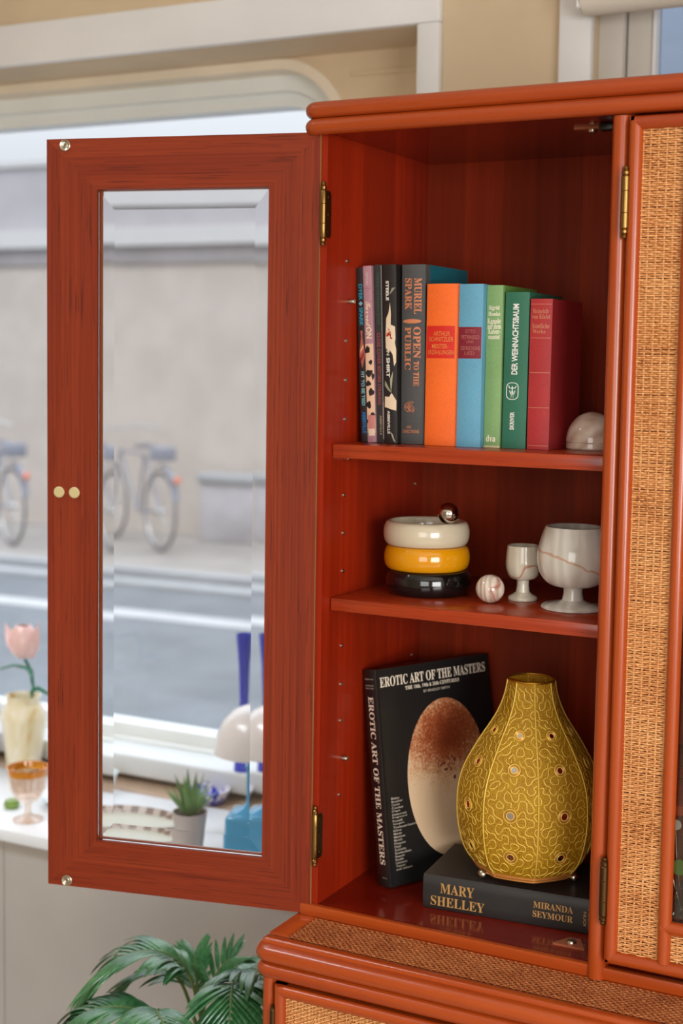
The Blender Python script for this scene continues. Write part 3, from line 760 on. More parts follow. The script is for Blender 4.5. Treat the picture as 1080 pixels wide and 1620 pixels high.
MAUVE = cloth('mauve_paper_jacket', (176, 130, 140), 0.45)
b = Book('mauve paperback with a cow-patterned lower spine on the upper shelf', .0128, .2435, .14, (.0245, .083, S1), -.0500, MAUVE, bulge=.0007, board=.001)
b.text('NITON', (.30, .895, .62, .965), (206, 196, 190), -90, .01); b.line([(.05, .873), (.35, .876), (.6, .871), (.95, .874)], .0002, (60, 40, 44))
b.text(script('Turned'), (.22, .655, .78, .80), (232, 214, 178), -90, .012); b.text('ON', (.16, .59, .86, .655), (232, 214, 178), -90, .03)
b.rect(.02, .055, .98, .56, (226, 190, 158))
for k, (u, v, ru, rv) in enumerate(((.3, .525, .34, .02), (.62, .455, .2, .014), (.42, .395, .42, .02), (.3, .335, .3, .016), (.62, .285, .3, .022), (.25, .215, .34, .02), (.70, .15, .34, .018), (.2, .12, .24, .014), (.85, .375, .14, .02))): b.blob(u, v, ru, rv, (34, 28, 26), seed=k, lift=.0003)
b.rect(.12, .06, .95, .155, (200, 130, 118), lift=.00035); b.rect(.16, .038, .90, .078, (226, 204, 176), lift=.0005); b.text('1&2', (.36, .047, .70, .068), (90, 60, 54), 0, .01); b.done()

b = Book('narrow dark grey paperback with red spine lettering, third from left on the upper shelf', .0112, .2448, .14, (.0374, .086, S1), -.0360, CHAR, bulge=.0006, board=.001)
b.text('STEELE\u2022HEIMANN\u2022DYER', (.34, .665, .62, .955), (72, 122, 98), -90, .0, spacing=1.25); b.text('CLOSE COVER BEFORE STRIKING', (.24, .215, .70, .62), (176, 82, 88), -90, .02, spacing=1.1)
b.text('ABBEVILLE', (.46, .045, .72, .155), (206, 190, 150), -90, .01, spacing=1.1)
b.rect(.86, .10, .985, .995, (164, 168, 166)); b.rect(.88, .02, 1.0, .23, (214, 196, 186), lift=.0003); b.done()

b = Book('black paperback with a pale hibiscus flower printed on its spine on the upper shelf', 0.0203, .2440, .145, (.0536, .074, S1), -.0290, BLACK, bulge=.0012, board=.0015)
CR = (228, 206, 176)
b.patch([(.20, .585), (.26, .70), (.46, .735), (.56, .79), (.62, .73), (.60, .665), (.90, .655), (.93, .59), (.88, .565), (.97, .53), (.96, .455), (.82, .435), (.72, .50), (.55, .52), (.40, .54), (.22, .53)], CR)
b.patch([(.52, .832), (.7, .868), (.95, .872), (.70, .846)], (140, 140, 120)); b.blob(.45, .62, .16, .022, (196, 120, 60), seed=3, lift=.0003); b.blob(.36, .60, .12, .016, (176, 44, 34), seed=5, lift=.0004); b.patch([(.4, .622), (.62, .612), (.62, .594), (.72, .592), (.7, .585), (.56, .588), (.56, .604), (.4, .612)], (150, 26, 24), lift=.0005)
b.text('STEELE', (.26, .80, .48, .91), (238, 232, 220), -90, .03); b.text('HAWAIIAN', (.28, .495, .50, .665), (230, 218, 204), -90, .02); b.patch([(.24, .60), (.50, .60), (.56, .56), (.5, .51), (.24, .54)], CR, lift=.00055)
b.text('SHIRT', (.26, .372, .52, .482), (238, 232, 220), -90, .03)
b.patch([(.14, .355), (.42, .315), (.62, .285), (.36, .30), (.12, .325)], (150, 150, 120)); b.patch([(.58, .285), (.52, .36), (.74, .405), (.66, .33)], (170, 168, 140))
b.patch([(.10, .205), (.12, .265), (.45, .262), (.62, .285), (.78, .265), (.96, .24), (.94, .185), (.6, .192), (.35, .20)], CR); b.text('ABBEVILLE', (.30, .055, .50, .185), (226, 220, 208), -90, .025)
b.patch([(.52, .065), (.66, .055), (.82, .018), (.90, .006), (.74, .015)], (176, 168, 150)); b.done('spine_print')

GREYC = cloth('grey_cloth', (74, 74, 74), 0.75, .08); TEAL = cloth('teal_paper_boards', (14, 96, 110), 0.5)
b = Book('thick grey cloth hardback with copper lettering and teal boards on the upper shelf', .0350, .2440, .150, (.0742, .083, S1), -.0125, GREYC, TEAL, .018, .003)
CP = (206, 128, 88)
b.text(serif('MURIEL'), (.56, .725, .86, .925), CP, -90, .012); b.text(serif('SPARK'), (.16, .75, .46, .925), CP, -90, .012); b.section('author_lettering')
b.patch([(.06 + .80 * (.5 - .5 * math.cos(PI * k / 10)), .686 + .012 * math.sin(PI * k / 10)) for k in range(11)] + [(.86 - .80 * (.5 - .5 * math.cos(PI * k / 10)), .686 - .012 * math.sin(PI * k / 10)) for k in range(1, 10)], CP); b.section('spine_ornament')
b.text(serif('OPEN'), (.54, .48, .84, .655), CP, -90, .012); b.text(serif('TO'), (.56, .415, .78, .465), CP, -90, .008); b.text(serif('THE'), (.56, .325, .78, .405), CP, -90, .008); b.text(serif('PUBLIC'), (.16, .415, .44, .655), CP, -90, .012); b.section('title_lettering')
r = random.Random(2)
for k in range(7):
    a = r.uniform(0, 6.28); c0 = (.38 + .12 * math.cos(a), .207 + .022 * math.sin(a)); b.line([(c0[0] + (.10 + .02 * r.random()) * math.cos(t), c0[1] + .014 * math.sin(t + a)) for t in [i * .9 for i in range(8)]], .00035, CP)
b.section('spine_emblem'); b.text('NEW', (.28, .088, .48, .103), CP, 0, .01); b.text('DIRECTIONS', (.10, .062, .80, .08), CP, 0, .01); b.done('publisher_lettering')

ORG = cloth('orange_cloth', (238, 104, 30), 0.6, .05)
b = Book('orange cloth hardback with a red title label on the upper shelf', .0468, .2175, .140, (.1118, .078, S1), -.0008, ORG, bulge=.0030)
b.rect(.02, .542, .90, .742, (208, 34, 20)); GD = (214, 128, 62)
b.text('ARTHUR', (.24, .680, .76, .708), GD, 0, .005); b.text('SCHNITZLER', (.10, .645, .86, .674), GD, 0, .005); b.text('MEISTER-', (.20, .602, .72, .630), GD, 0, .005); b.text('ERZ\u00c4HLUNGEN', (.08, .566, .88, .598), GD, 0, .005); b.done()

BLU = cloth('sky_blue_cloth', (96, 158, 186), 0.55, .04)
b = Book('sky blue hardback with a maroon spine label on the upper shelf', .0342, .2165, .140, (.1602, .075, S1), .0006, BLU, bulge=.0022)
b.rect(.0, .545, .965, .738, (126, 22, 42)); GB = (176, 108, 96)
for s, u0, u1, v0, v1 in (('OTTO', .30, .72, .700, .722), ('PETRINSSO', .14, .88, .664, .688), ('UND', .36, .66, .640, .656), ('DEVRECHUNE', .12, .92, .596, .620), ('LIED', .30, .70, .566, .588)): b.text(s, (u0, v0, u1, v1), GB, 0, .0)
b.done()

LG = cloth('light_green_cloth', (124, 162, 104), 0.6, .06); LG2 = cloth('green_paper_boards', (98, 142, 62), 0.55)
b = Book('light green hardback with cream lettering at the top of its spine on the upper shelf', .0228, .2152, .130, (.1951, .087, S1), .0004, LG, LG2, .008, .0015)
CM = (232, 226, 200)
for s, u0, u1, v0, v1 in (('Sigrid', .14, .82, .842, .876), ('Hunke', .12, .86, .812, .838), ('Kamele', .08, .90, .764, .797), ('auf dem', .08, .92, .732, .766), ('Kaiser-', .14, .90, .702, .735), ('mantel', .16, .86, .670, .698), ('dva', .16, .76, .036, .078)):
    b.text(serif(s), (u0, v0, u1, v1), CM, 0, .012)
    if s in ('Hunke', 'mantel'): b.section('author_lettering' if s == 'Hunke' else 'title_lettering')
b.rect(.0, .0, 1.0, .012, (206, 196, 150)); b.done('publisher_lettering')

DG = cloth('dark_green_cloth', (44, 108, 84), 0.5, .05)
b = Book('dark green hardback with white lettering running up its spine on the upper shelf', .0332, .2060, .130, (.2203, .0885, S1), .0040, DG, bulge=.0018)
WH = (232, 230, 222)
b.text('DER WEIHNACHTSBAUM', (.34, .475, .60, .925), WH, 90, .028)
def rr(cx, cy, hw, hh, r, n=6): return [(cx + p[0], cy + p[1]) for p in rrect(-hw, hw, -hh, hh, r, n)]
aw = b.h / b.w
out = [(u, v) for u, v in [(.40 + x * aw * 1.0 * .165 / .165, .368 + y) for x, y in rrect(-.040, .040, -.053, .053, .030, 6)]]
b.line(out + [out[0]], .0006, WH)
b.patch([(.36, .325), (.40, .372), (.44, .325), (.455, .325), (.415, .39), (.385, .39), (.345, .325)], WH); b.line([(.40, .345), (.40, .395)], .0004, WH)
b.line([(.24, .402), (.28, .388), (.36, .386), (.40, .398), (.44, .386), (.52, .388), (.56, .402)], .0007, WH); b.line([(.28, .372), (.33, .345), (.34, .365)], .0005, WH); b.line([(.52, .372), (.47, .345), (.46, .365)], .0005, WH)
b.text('SKRIVER', (.33, .12, .52, .235), WH, 90, .03); b.done()

RED = cloth('red_cloth', (176, 46, 48), 0.55, .06)
b = Book('red cloth hardback with fine gold rules, rightmost book on the upper shelf', .0300, .1968, .125, (.2564, .086, S1), .0030, RED, bulge=.0020)
GR = (206, 132, 104)
for v in (.965, .742, .512, .280, .026): b.rect(.03, v - .0018, .97, v + .0018, GR, lift=.0003, rough=.3); b.section('gold_rule')
for s, u0, u1, v0, v1 in (('Heinrich', .12, .84, .905, .934), ('von Kleist', .08, .92, .868, .898), ('S\u00e4mtliche', .10, .90, .805, .838), ('Werke', .14, .74, .772, .798)):
    b.text(serif(s), (u0, v0, u1, v1), GR, 0, .0)
    if s == 'von Kleist': b.section('author_lettering')
b.done('title_lettering')

# the leaning black art book in the bottom compartment
BP, LEAN = 1.1295, .1457
JK = cloth('glossy_black_jacket', (30, 29, 28), 0.22, .06); JS = cloth('glossy_dark_jacket_spine', (26, 22, 24), 0.24, .05)
art = thing('art_book', 'large black book with an oval picture on its cover, leaning in the bottom compartment', 'book', (.0670, .0940, .0052))
BW, BH, BT = .2190, .309, .0296
# local frame: x along the cover, y = into the book, z up the cover
art.rotation_mode = 'QUATERNION'
ex = Vector((math.cos(BP), math.sin(BP), 0)); nn = Vector((math.sin(BP), -math.cos(BP), 0)); uz = Vector((0, 0, 1))
u2 = uz * math.cos(LEAN) - nn * math.sin(LEAN); n2 = nn * math.cos(LEAN) + uz * math.sin(LEAN)
art.rotation_quaternion = Matrix((ex, -n2, u2)).transposed().to_quaternion()
mb = MB(); rb = .004
pr = [(BW, 0), (rb + .004, 0), (.006, .0008), (.002, .0002), (0, rb * .7), (0, BT - rb * .7), (.002, BT), (BW, BT), (BW, BT - .003), (.004, BT - .003), (.004, .003), (BW, .003)]
mb.prism(pr, lambda u, v, t: Vector((u, v, t)), 0, BH); bmesh.ops.triangulate(mb.bm, faces=[f for f in mb.bm.faces if len(f.verts) > 4])
mb.build('cover', [JK], art, angle=40)
MB().box(.0045, BW - .004, .0034, BT - .0034, .003, BH - .003).build('page_block', M['pages'], art)
mb = MB(); cf = lambda u, v: Vector((u * BW, -.0003, v * BH)); WT = (236, 222, 200)
write(mb, serif('EROTIC ART OF THE MASTERS'), (.035, .915, .965, .962), cf, 0, 0, .006); write(mb, serif('THE 18th, 19th & 20th CENTURIES'), (.245, .885, .72, .905), cf, 0, 0, .012); write(mb, 'BY BRADLEY SMITH', (.40, .862, .63, .874), cf, 0, 1, .005)
names = ['Blake', 'Boucher', 'Corot', 'Courbet', 'Degas', 'Delacroix', 'Fragonard', 'Fuseli', 'Gauguin', 'Toulouse-Lautrec', 'Klimt', 'Manet', 'Matisse', 'Munch', 'Picasso', 'Dal\u00ed', 'Schiele', 'Rowlandson', 'Renoir', 'Rodin', 'Utamaro', 'Turner', 'and others']
for k, s in enumerate(names):
    v = .395 - k * .0148; write(mb, s, (.058, v, .058 + .0135 * len(s), v + .0105), cf, 0, 1, .004)
sf = lambda u, v: Vector((-.0003, (1 - u) * BT, v * BH))
write(mb, serif('EROTIC ART OF THE MASTERS'), (.34, .10, .74, .875), sf, -90, 0, .006)
for k, (s, v) in enumerate((('Bradley Smith', .955), ('Introduction by', .925), ('Henry Miller', .912))): write(mb, s, (.22, v - .004, .86, v + .006), sf, 0, 1, .0)
write(mb, 'Galley', (.45, .035, .80, .043), sf, 0, 1, .0)
mb.build('lettering', [ink(WT), ink((196, 184, 168))], art, fix=False)
# oval picture: a plain abstract of cream and rust tones
pic = mat('oval_print', (222, 190, 152), 0.28); g = N(pic)
tc = g.new('ShaderNodeTexCoord'); mp = g.new('ShaderNodeMapping'); mp.inputs['Location'].default_value = (-.59 * BW, 0, -.66 * BH); g.link(tc.outputs['Object'], mp.inputs['Vector'])
mp2 = g.new('ShaderNodeMapping'); mp2.inputs['Scale'].default_value = (1 / .082, 1, 1 / .060); g.link(mp.outputs[0], mp2.inputs['Vector'])
ln = g.new('ShaderNodeVectorMath', operation='LENGTH'); sep = g.new('ShaderNodeSeparateXYZ'); g.link(mp2.outputs[0], sep.inputs[0]); cb = g.new('ShaderNodeCombineXYZ'); g.link(sep.outputs[0], cb.inputs[0]); g.link(sep.outputs[2], cb.inputs[2]); g.link(cb.outputs[0], ln.inputs[0])
nz = g.noise(g.coords((260, 260, 260)), 1, 5, .7); nb = g.noise(g.coords((46, 46, 46)), 1, 3, .6)
fac = g.math('ADD', g.math('SUBTRACT', 1.35, ln.outputs['Value']), g.math('MULTIPLY', g.math('SUBTRACT', nz, .5), 2.0)); fac = g.math('ADD', fac, g.math('MULTIPLY', g.math('SUBTRACT', nb, .5), 1.0))
c = g.ramp(g.math('MULTIPLY', fac, .85, True), [(0.0, (224, 194, 158)), (.30, (212, 164, 122)), (.62, (170, 92, 54)), (1.0, (132, 60, 34))])
g.color(c)
oc, ow, oh = (.56, .450), .352, .372
mb = MB(); mb.poly([(( oc[0] + ow * math.cos(a)) * BW, -.0004, (oc[1] + oh * math.sin(a)) * BH) for a in [2 * PI * k / 72 for k in range(72)]]); mb.build('oval_picture', pic, art, fix=False)
rd = ink((112, 30, 26)); mb = MB(); r = random.Random(4)
for cx, cy, ru, rv, n in ((.50, .51, .035, .010, 7), (.60, .52, .030, .020, 9), (.55, .48, .05, .008, 5), (.64, .44, .03, .004, 3)):
    for k in range(n):
        x, y = cx + r.uniform(-ru, ru), cy + r.uniform(-rv, rv); s = r.uniform(.005, .013)
        mb.poly([((x + s * math.cos(a) * r.uniform(.5, 1.2)) * BW, -.0006, (y + s * .6 * math.sin(a) * r.uniform(.5, 1.2)) * BH) for a in [2 * PI * i / 7 for i in range(7)]])
mb.build('oval_picture_marks', rd, art, fix=False)

# the black book lying flat under the lamp shade
MJ = cloth('matt_black_jacket', (40, 39, 38), 0.42, .05)
ms = thing('black_book', 'thick black book lying flat with gold spine lettering, under the beaded lamp shade', 'book', (.1318, .0617, .0005), .0826)
MW, MD, MH = .240, .138, .0472
mb = MB(); pr = [(MD, 0), (.003, 0), (.0006, .004), (0, MH * .3), (0, MH * .7), (.0006, MH - .004), (.003, MH), (MD, MH), (MD, MH - .003), (.007, MH - .003), (.007, .003), (MD, .003)]
mb.prism(pr, lambda u, v, t: Vector((t, u, v)), 0, MW); bmesh.ops.triangulate(mb.bm, faces=[f for f in mb.bm.faces if len(f.verts) > 4]); mb.build('cover', MJ, ms, angle=30)
MB().box(.003, MW - .003, .0075, MD - .004, .0034, MH - .0034).build('page_block', M['pages'], ms)
GO = (206, 160, 96)
mb = MB(); mf = lambda u, v: Vector((u, -.0004, v))
write(mb, serif('MARY'), (.0250, .0245, .0735, .0385), mf, 0, 0, .0); write(mb, serif('SHELLEY'), (.0115, .0060, .0885, .0195), mf, 0, 0, .0); mb.build('title_lettering', ink(GO, .35, .3), ms, fix=False); mb = MB()
write(mb, serif('MIRANDA'), (.1560, .0255, .2100, .0345), mf, 0, 0, .0); write(mb, serif('SEYMOUR'), (.1555, .0130, .2100, .0218), mf, 0, 0, .0); mb.build('author_lettering', ink(GO, .35, .3), ms, fix=False); mb = MB()
write(mb, 'STERLING', (.2305, .008, .2335, .036), mf, -90, 0, .0); write(mb, 'NUOI', (.2240, .012, .2280, .031), mf, -90, 0, .0)
mb.build('publisher_lettering', ink(GO, .35, .3), ms, fix=False)
# ------------------------------------------------------------------ ornaments on the shelves
def onyx(name, base, pale, veinc, scale=(30, 30, 30), rot=(0, .5, 0), vein=.5, seed=0.0, rough=.16, band=1.6, plane=None):
    m = mat(name, base, rough); g = N(m)
    co = g.coords(scale, rot)
    n = g.noise(co, 1, 3, .5); wv = g.new('ShaderNodeTexWave', wave_type='BANDS'); wv.inputs['Scale'].default_value = band; wv.inputs['Distortion'].default_value = 7.0; wv.inputs['Detail'].default_value = 3
    g.link(g.coords((scale[0] * .35, scale[1] * .35, scale[2] * .12), rot), wv.inputs['Vector'])
    c = g.ramp(g.math('ADD', g.math('MULTIPLY', wv.outputs['Fac'], .28), g.math('MULTIPLY', n, .72)), [(.25, base), (.55, pale), (.75, tuple(min(255, v + 14) for v in pale))])
    mp = g.new('ShaderNodeMapping'); mp.inputs['Location'].default_value = (seed, seed * .7, seed * 1.3); mp.inputs['Scale'].default_value = (8.5, 8.5, 8.5)
    tc = g.new('ShaderNodeTexCoord'); g.link(tc.outputs['Object'], mp.inputs['Vector'])
    v = g.noise(mp.outputs[0], 1, 3, .45, .25)
    if plane:      # one crack running round the stone: a wandering plane instead of noise contours
        sp = g.new('ShaderNodeSeparateXYZ'); g.link(tc.outputs['Object'], sp.inputs[0])
        acc = g.math('ADD', g.math('ADD', g.math('MULTIPLY', sp.outputs[0], plane[0]), g.math('MULTIPLY', sp.outputs[1], plane[1])), g.math('MULTIPLY', sp.outputs[2], plane[2]))
        fine_ = g.noise(g.coords((70, 70, 70)), 1, 3)
        v = g.math('ADD', g.math('ADD', g.math('MULTIPLY', g.math('SUBTRACT', acc, plane[3]), 6.0), g.math('MULTIPLY', v, .12)), g.math('MULTIPLY', fine_, .06)); v = g.math('ADD', v, .41)
    band_ = g.math('SUBTRACT', 1.0, g.math('MULTIPLY', g.math('ABSOLUTE', g.math('SUBTRACT', v, .5)), 60), True)
    c = g.mix(g.math('MULTIPLY', band_, vein), c, veinc); g.color(c)
    g.b.inputs['Subsurface Weight'].default_value = .15; g.b.inputs['Subsurface Radius'].default_value = (.01, .008, .006); g.b.inputs['Coat Weight'].default_value = .4
    return m
M['onyx_dome'] = onyx('banded_onyx_dome', (190, 160, 138), (214, 196, 180), (170, 90, 50), (14, 14, 60), (0, -.5, 0), .12, .3, .16, 2.6)
d = MB(); pr = [(0, 0), (.0320, 0), (.0340, .002), (.0340, .0085), (.0330, .0095), (.0340, .0105)] + [(.0340 * math.cos(a), .0115 + .0385 * math.sin(a)) for a in [PI / 2 * k / 16 for k in range(16)]] + [(0, .050)]
tag(d.lathe(pr, (0, 0, 0), 48).build('stone_dome', M['onyx_dome'], loc=(.3275, .142, S1 + .0003)), 'pinkish banded stone dome at the right end of the upper shelf beside the red book', 'ornament')

def bangle(name, label, m, c, z):
    h = .0169; R, ri = .0607, .0500; pr = []
    for k in range(21):
        a = -PI / 2 + PI * k / 20; pr.append((R - .0090 + .0090 * math.cos(a) ** .8 if abs(math.cos(a)) > 1e-6 else R - .0090, h + h * math.sin(a)))
    pr += [(ri + .0006, 2 * h - .001), (ri, 2 * h - .002), (ri - .0004, h), (ri, .002), (ri + .0006, .001), pr[0]]
    return tag(MB().lathe(pr, (0, 0, 0), 72).build(name, m, loc=(c[0], c[1], z)), label, 'bangle', 'stacked bangles')
def resin(name, c, rough=.12):
    m = mat(name, c, rough); m.node_tree.nodes['Principled BSDF'].inputs['Coat Weight'].default_value = .5; return m
bangle('bangle', 'glossy black bangle, lowest of the stack of three', resin('black_resin', (14, 14, 15), .1), (.0955, .140), S2 + .0003)
bangle('bangle', 'glossy yellow bangle in the middle of the stack of three', resin('yellow_resin', (220, 148, 10)), (.0925, .140), S2 + .0344)
bangle('bangle', 'cream bangle on top of the stack of three', resin('cream_resin', (204, 192, 166), .2), (.0912, .140), S2 + .0685)
M['chrome'] = mat('mirror_chrome', (200, 192, 184), .03, 1.0)
tag(MB().sphere((0, 0, 0), .0148, seg=40).build('chrome_ball', M['chrome'], loc=(.1335, .118, S2 + .1024 + .0144)), 'small mirror-bright metal ball resting on the cream bangle', 'ball')
M['onyx_ball'] = onyx('streaked_onyx_ball', (170, 144, 124), (216, 202, 186), (160, 62, 34), (60, 60, 18), (0, .35, 0), .75, 2.2, .1, 2.2)
tag(MB().sphere((0, 0, 0), .0195, seg=44).build('marble_ball', M['onyx_ball'], loc=(.2040, .102, S2 + .0198)), 'streaked stone marble in front of the small goblet', 'ball')
def goblet(name, label, m, loc, rim, bowl, zb, zt, stem, foot, zf, wall):
    """rim radius, bowl radius, bowl bottom, rim height, stem radius, foot radius, foot height"""
    mid = zb + (zt - zb) * .48
    pr = [(0, 0), (foot * .96, 0), (foot, .0012), (foot, zf * .45), (foot * .93, zf * .72), (stem * 1.75, zf * 1.0), (stem * 1.15, zf * 1.5), (stem, (zf + zb) * .56), (stem * 1.02, zb * .93), (stem * 1.5, zb)]
    for k in range(1, 13):
        a = k / 12; ang = PI / 2 * a; pr.append((stem * 1.5 + (bowl - stem * 1.5) * math.sin(ang) ** .85, zb + (mid - zb) * (1 - math.cos(ang))))
    for k in range(1, 9):
        a = k / 8; pr.append((bowl + (rim - bowl) * a ** 1.7, mid + (zt - mid) * a))
    pr += [(rim - wall * .5, zt + .0006), (rim - wall, zt)]
    for k in range(1, 9):
        a = 1 - k / 8; pr.append((bowl - wall + (rim - bowl) * a ** 1.7, mid + (zt - mid) * a))
    for k in range(1, 9):
        ang = PI / 2 * (1 - k / 8); pr.append(((bowl - wall) * math.sin(ang), zb + wall + (mid - zb - wall) * (1 - math.cos(ang))))
    return tag(MB().lathe(pr, (0, 0, 0), 56).build(name, m, loc=loc), label, 'goblet', 'onyx goblets')
M['onyx_a'] = onyx('pale_onyx', (196, 186, 164), (210, 202, 184), (176, 92, 40), (30, 30, 12), (0, .3, 0), .8, 5.1)
M['onyx_b'] = onyx('grey_banded_onyx', (196, 190, 178), (212, 208, 198), (190, 118, 60), (34, 34, 10), (.1, .35, 0), .7, 1.4, plane=(.26, .14, 1.0, .062))
goblet('goblet', 'small pale stone goblet with an orange vein behind the marble ball', M['onyx_a'], (.2325, .152, S2 + .0003), .0222, .0242, .0292, .0752, .0082, .0202, .0075, .003)
goblet('goblet', 'large grey stone goblet at the right end of the middle shelf', M['onyx_b'], (.3150, .120, S2 + .0003), .0385, .0490, .0300, .1100, .0125, .0420, .0080, .004)

# beaded lamp shade on ball feet, standing on the flat black book
LX, LY, LZ = .2525, .1410, .0480
M['bead'] = mat('beaded_mesh', (200, 150, 16), .5); g = N(M['bead'])
vr = g.new('ShaderNodeTexVoronoi'); vr.inputs['Scale'].default_value = 1; g.link(g.coords((620, 620, 620)), vr.inputs['Vector'])
nn_ = g.noise(g.coords((60, 60, 60)), 1, 3)
g.color(g.mix(g.math('MULTIPLY', vr.outputs['Distance'], .8, True), g.ramp(nn_, [(.3, (206, 156, 10)), (.7, (226, 182, 26))]), (150, 92, 10)))
g.bump(vr.outputs['Distance'], .8, .0012)
tr = g.new('ShaderNodeBsdfTranslucent'); tr.inputs[0].default_value = rgba((220, 170, 30)); mx = g.new('ShaderNodeMixShader'); mx.inputs[0].default_value = .25
outn = M['bead'].node_tree.nodes['Material Output']; g.link(g.b.outputs[0], mx.inputs[1]); g.link(tr.outputs[0], mx.inputs[2]); g.link(mx.outputs[0], outn.inputs[0])
M['cord'] = mat('gold_cord', (234, 196, 84), .35, .1)
M['cord_red'] = mat('copper_cord', (206, 140, 70), .35, .4)
M['mirror'] = mat('small_mirror', (226, 222, 216), .08, 1.0)
M['gold'] = mat('gold_rim', (206, 156, 50), .3, .9)
lampo = thing('beaded_lamp_shade', 'bulbous yellow beaded lamp shade with little mirrors, standing on the flat black book', 'lamp shade', (LX, LY, LZ))
PROF = [(.0110, .0660), (.0165, .0735), (.0240, .0810), (.0450, .0905), (.0700, .0960), (.0900, .0978), (.1150, .0975), (.1350, .0945), (.1560, .0870), (.1760, .0760), (.1960, .0640), (.2150, .0510), (.2340, .0410), (.2520, .0350), (.2710, .0318)]
A0 = math.radians(-62)
def prof_r(z):
    for (za, ra), (zb, rb_) in zip(PROF, PROF[1:]):
        if z <= zb: t = max(0, (z - za) / (zb - za)); return ra + (rb_ - ra) * t
    return PROF[-1][1]
def smooth_r(z): return sum(prof_r(min(.2710, max(.0110, z + k * .004))) for k in (-2, -1, 0, 1, 2)) / 5
def shade_pt(ang, z, lift=0.0):
    k = (ang - A0) % (PI / 4) - PI / 8
    f = math.cos(PI / 8) / math.cos(k); f = f * .55 + .45 * (1 - .012 * math.cos(k * 4))
    r_ = smooth_r(z) * f + lift
    return Vector((r_ * math.cos(ang), r_ * math.sin(ang), z))
mb = MB(); NZ, NA = 46, 96; G = [[mb.bm.verts.new(shade_pt(A0 + 2 * PI * a / NA, .0110 + .2600 * k / NZ)) for a in range(NA)] for k in range(NZ + 1)]
for k in range(NZ):
    for a in range(NA): mb.bm.faces.new((G[k][a], G[k][(a + 1) % NA], G[k + 1][(a + 1) % NA], G[k + 1][a]))
mb.build('beaded_shade', M['bead'], lampo, angle=60)
for j in range(8):
    mb = MB(); a = A0 + j * PI / 4; mb.tube([shade_pt(a, .0110 + .26 * k / 40, .0006) for k in range(41)], .0009, 6); mb.build('rib', M['cord'], lampo)
for z, R in ((.0105, .0665), (.0150, .0722)):
    mb = MB(); mb.tube([shade_pt(A0 + 2 * PI * k / 96, z, .0010) for k in range(96)], .0018, 6, True); mb.build('bottom_cord', M['cord_red'], lampo)
MB().torus((0, 0, .2716), .0316, .0016, 0, 40).build('top_ring', M['gold'], lampo)
mb = MB(); mb.tube([(-.0312, 0, .268), (0, 0, .264), (.0312, 0, .268)], .0012, 6); mb.build('top_bar', M['gold'], lampo)
for j in range(3):
    a = math.radians(-127 + 122 * j); MB().sphere((.0705 * math.cos(a), .0705 * math.sin(a), .0068), .0066, seg=20).build('ball_foot', M['steel'], lampo)
# mirror discs, four up the middle of each panel
MZ = [(.0480, .0098), (.1060, .0098), (.1640, .0086), (.2050, .0074)]
for j in range(8):
    a = A0 + (j + .5) * PI / 4
    for zc, R in MZ:
        c = shade_pt(a, zc, .0004); t1 = (shade_pt(a + .02, zc) - shade_pt(a - .02, zc)).normalized(); t2 = (shade_pt(a, zc + .003) - shade_pt(a, zc - .003)).normalized(); nr = t1.cross(t2).normalized()
        mb = MB(); mb.poly([c + (t1 * math.cos(x) + t2 * math.sin(x)) * R * .48 + nr * .0006 for x in [2 * PI * k / 16 for k in range(16)]], 1)
        for f_, m_ in ((.54, 0), (.74, 2), (.94, 0)): mb.tube([c + (t1 * math.cos(x) + t2 * math.sin(x)) * R * f_ + nr * .0005 for x in [2 * PI * k / 20 for k in range(20)]], .00075, 5, True, m_)
        mb.build('mirror_disc', [M['cord'], M['mirror'], M['cord_red']], lampo, fix=False)
# meandering cord: linked quarter arcs over each panel, pulled about a little
rnd = random.Random(5); V = []; F = []
def cord(pts, r=.00052):
    n = len(pts)
    for i, (p_, nr) in enumerate(pts):
        tg = (pts[min(n - 1, i + 1)][0] - pts[max(0, i - 1)][0]).normalized(); s = tg.cross(nr).normalized() * r; h = nr * r
        b0 = len(V); V.extend([p_ - s, p_ + h, p_ + s])
        if i: F.extend([(b0 - 3, b0 - 2, b0 + 1, b0), (b0 - 2, b0 - 1, b0 + 2, b0 + 1)])
CZ_ = .0112; nzc = int(.2515 / CZ_)
for j in range(8):
    nc = 9
    for iz in range(nzc):
        z0_ = .0185 + iz * CZ_; zc = z0_ + CZ_ / 2
        ncc = max(3, int(round(smooth_r(zc) * PI / 4 / CZ_)))
        for ia in range(ncc):
            flip = rnd.random() < .5
            for q in range(2):
                cx, cz = ((0, 0), (1, 1))[q] if flip else ((1, 0), (0, 1))[q]
                a_0 = {(0, 0): 0, (1, 0): 90, (1, 1): 180, (0, 1): 270}[(cx, cz)]
                pts = []
                for k in range(6):
                    an = math.radians(a_0 + 18 * k); u = ia + cx + .5 * math.cos(an); v = iz + cz + .5 * math.sin(an)
                    z_ = .0185 + v * CZ_
                    nx = mnoise.noise(Vector((u * .9 + j * 31, v * .9, 3.1))) * .34; nz_ = mnoise.noise(Vector((u * .9 + j * 17, v * .9, 9.7))) * .34
                    uu = min(ncc - .15, max(.15, u + nx)); z_ = min(.2665, max(.0165, z_ + nz_ * CZ_))
                    ang = A0 + (j + uu / ncc) * PI / 4
                    am = A0 + (j + .5) * PI / 4
                    if any((abs((ang - am) * smooth_r(z_)) ** 2 + (z_ - mzc) ** 2) < (mR * 1.08) ** 2 for mzc, mR in MZ):
                        if len(pts) > 1: cord(pts)
                        pts = []; continue
                    p_ = shade_pt(ang, z_, .0004); pts.append((p_, Vector((math.cos(ang), math.sin(ang), .25)).normalized()))
                if len(pts) > 1: cord(pts)
me = bpy.data.meshes.new('cord_embroidery'); me.from_pydata([tuple(v) for v in V], [], F); me.materials.append(M['cord']); me.polygons.foreach_set('use_smooth', [True] * len(F)); me.update()
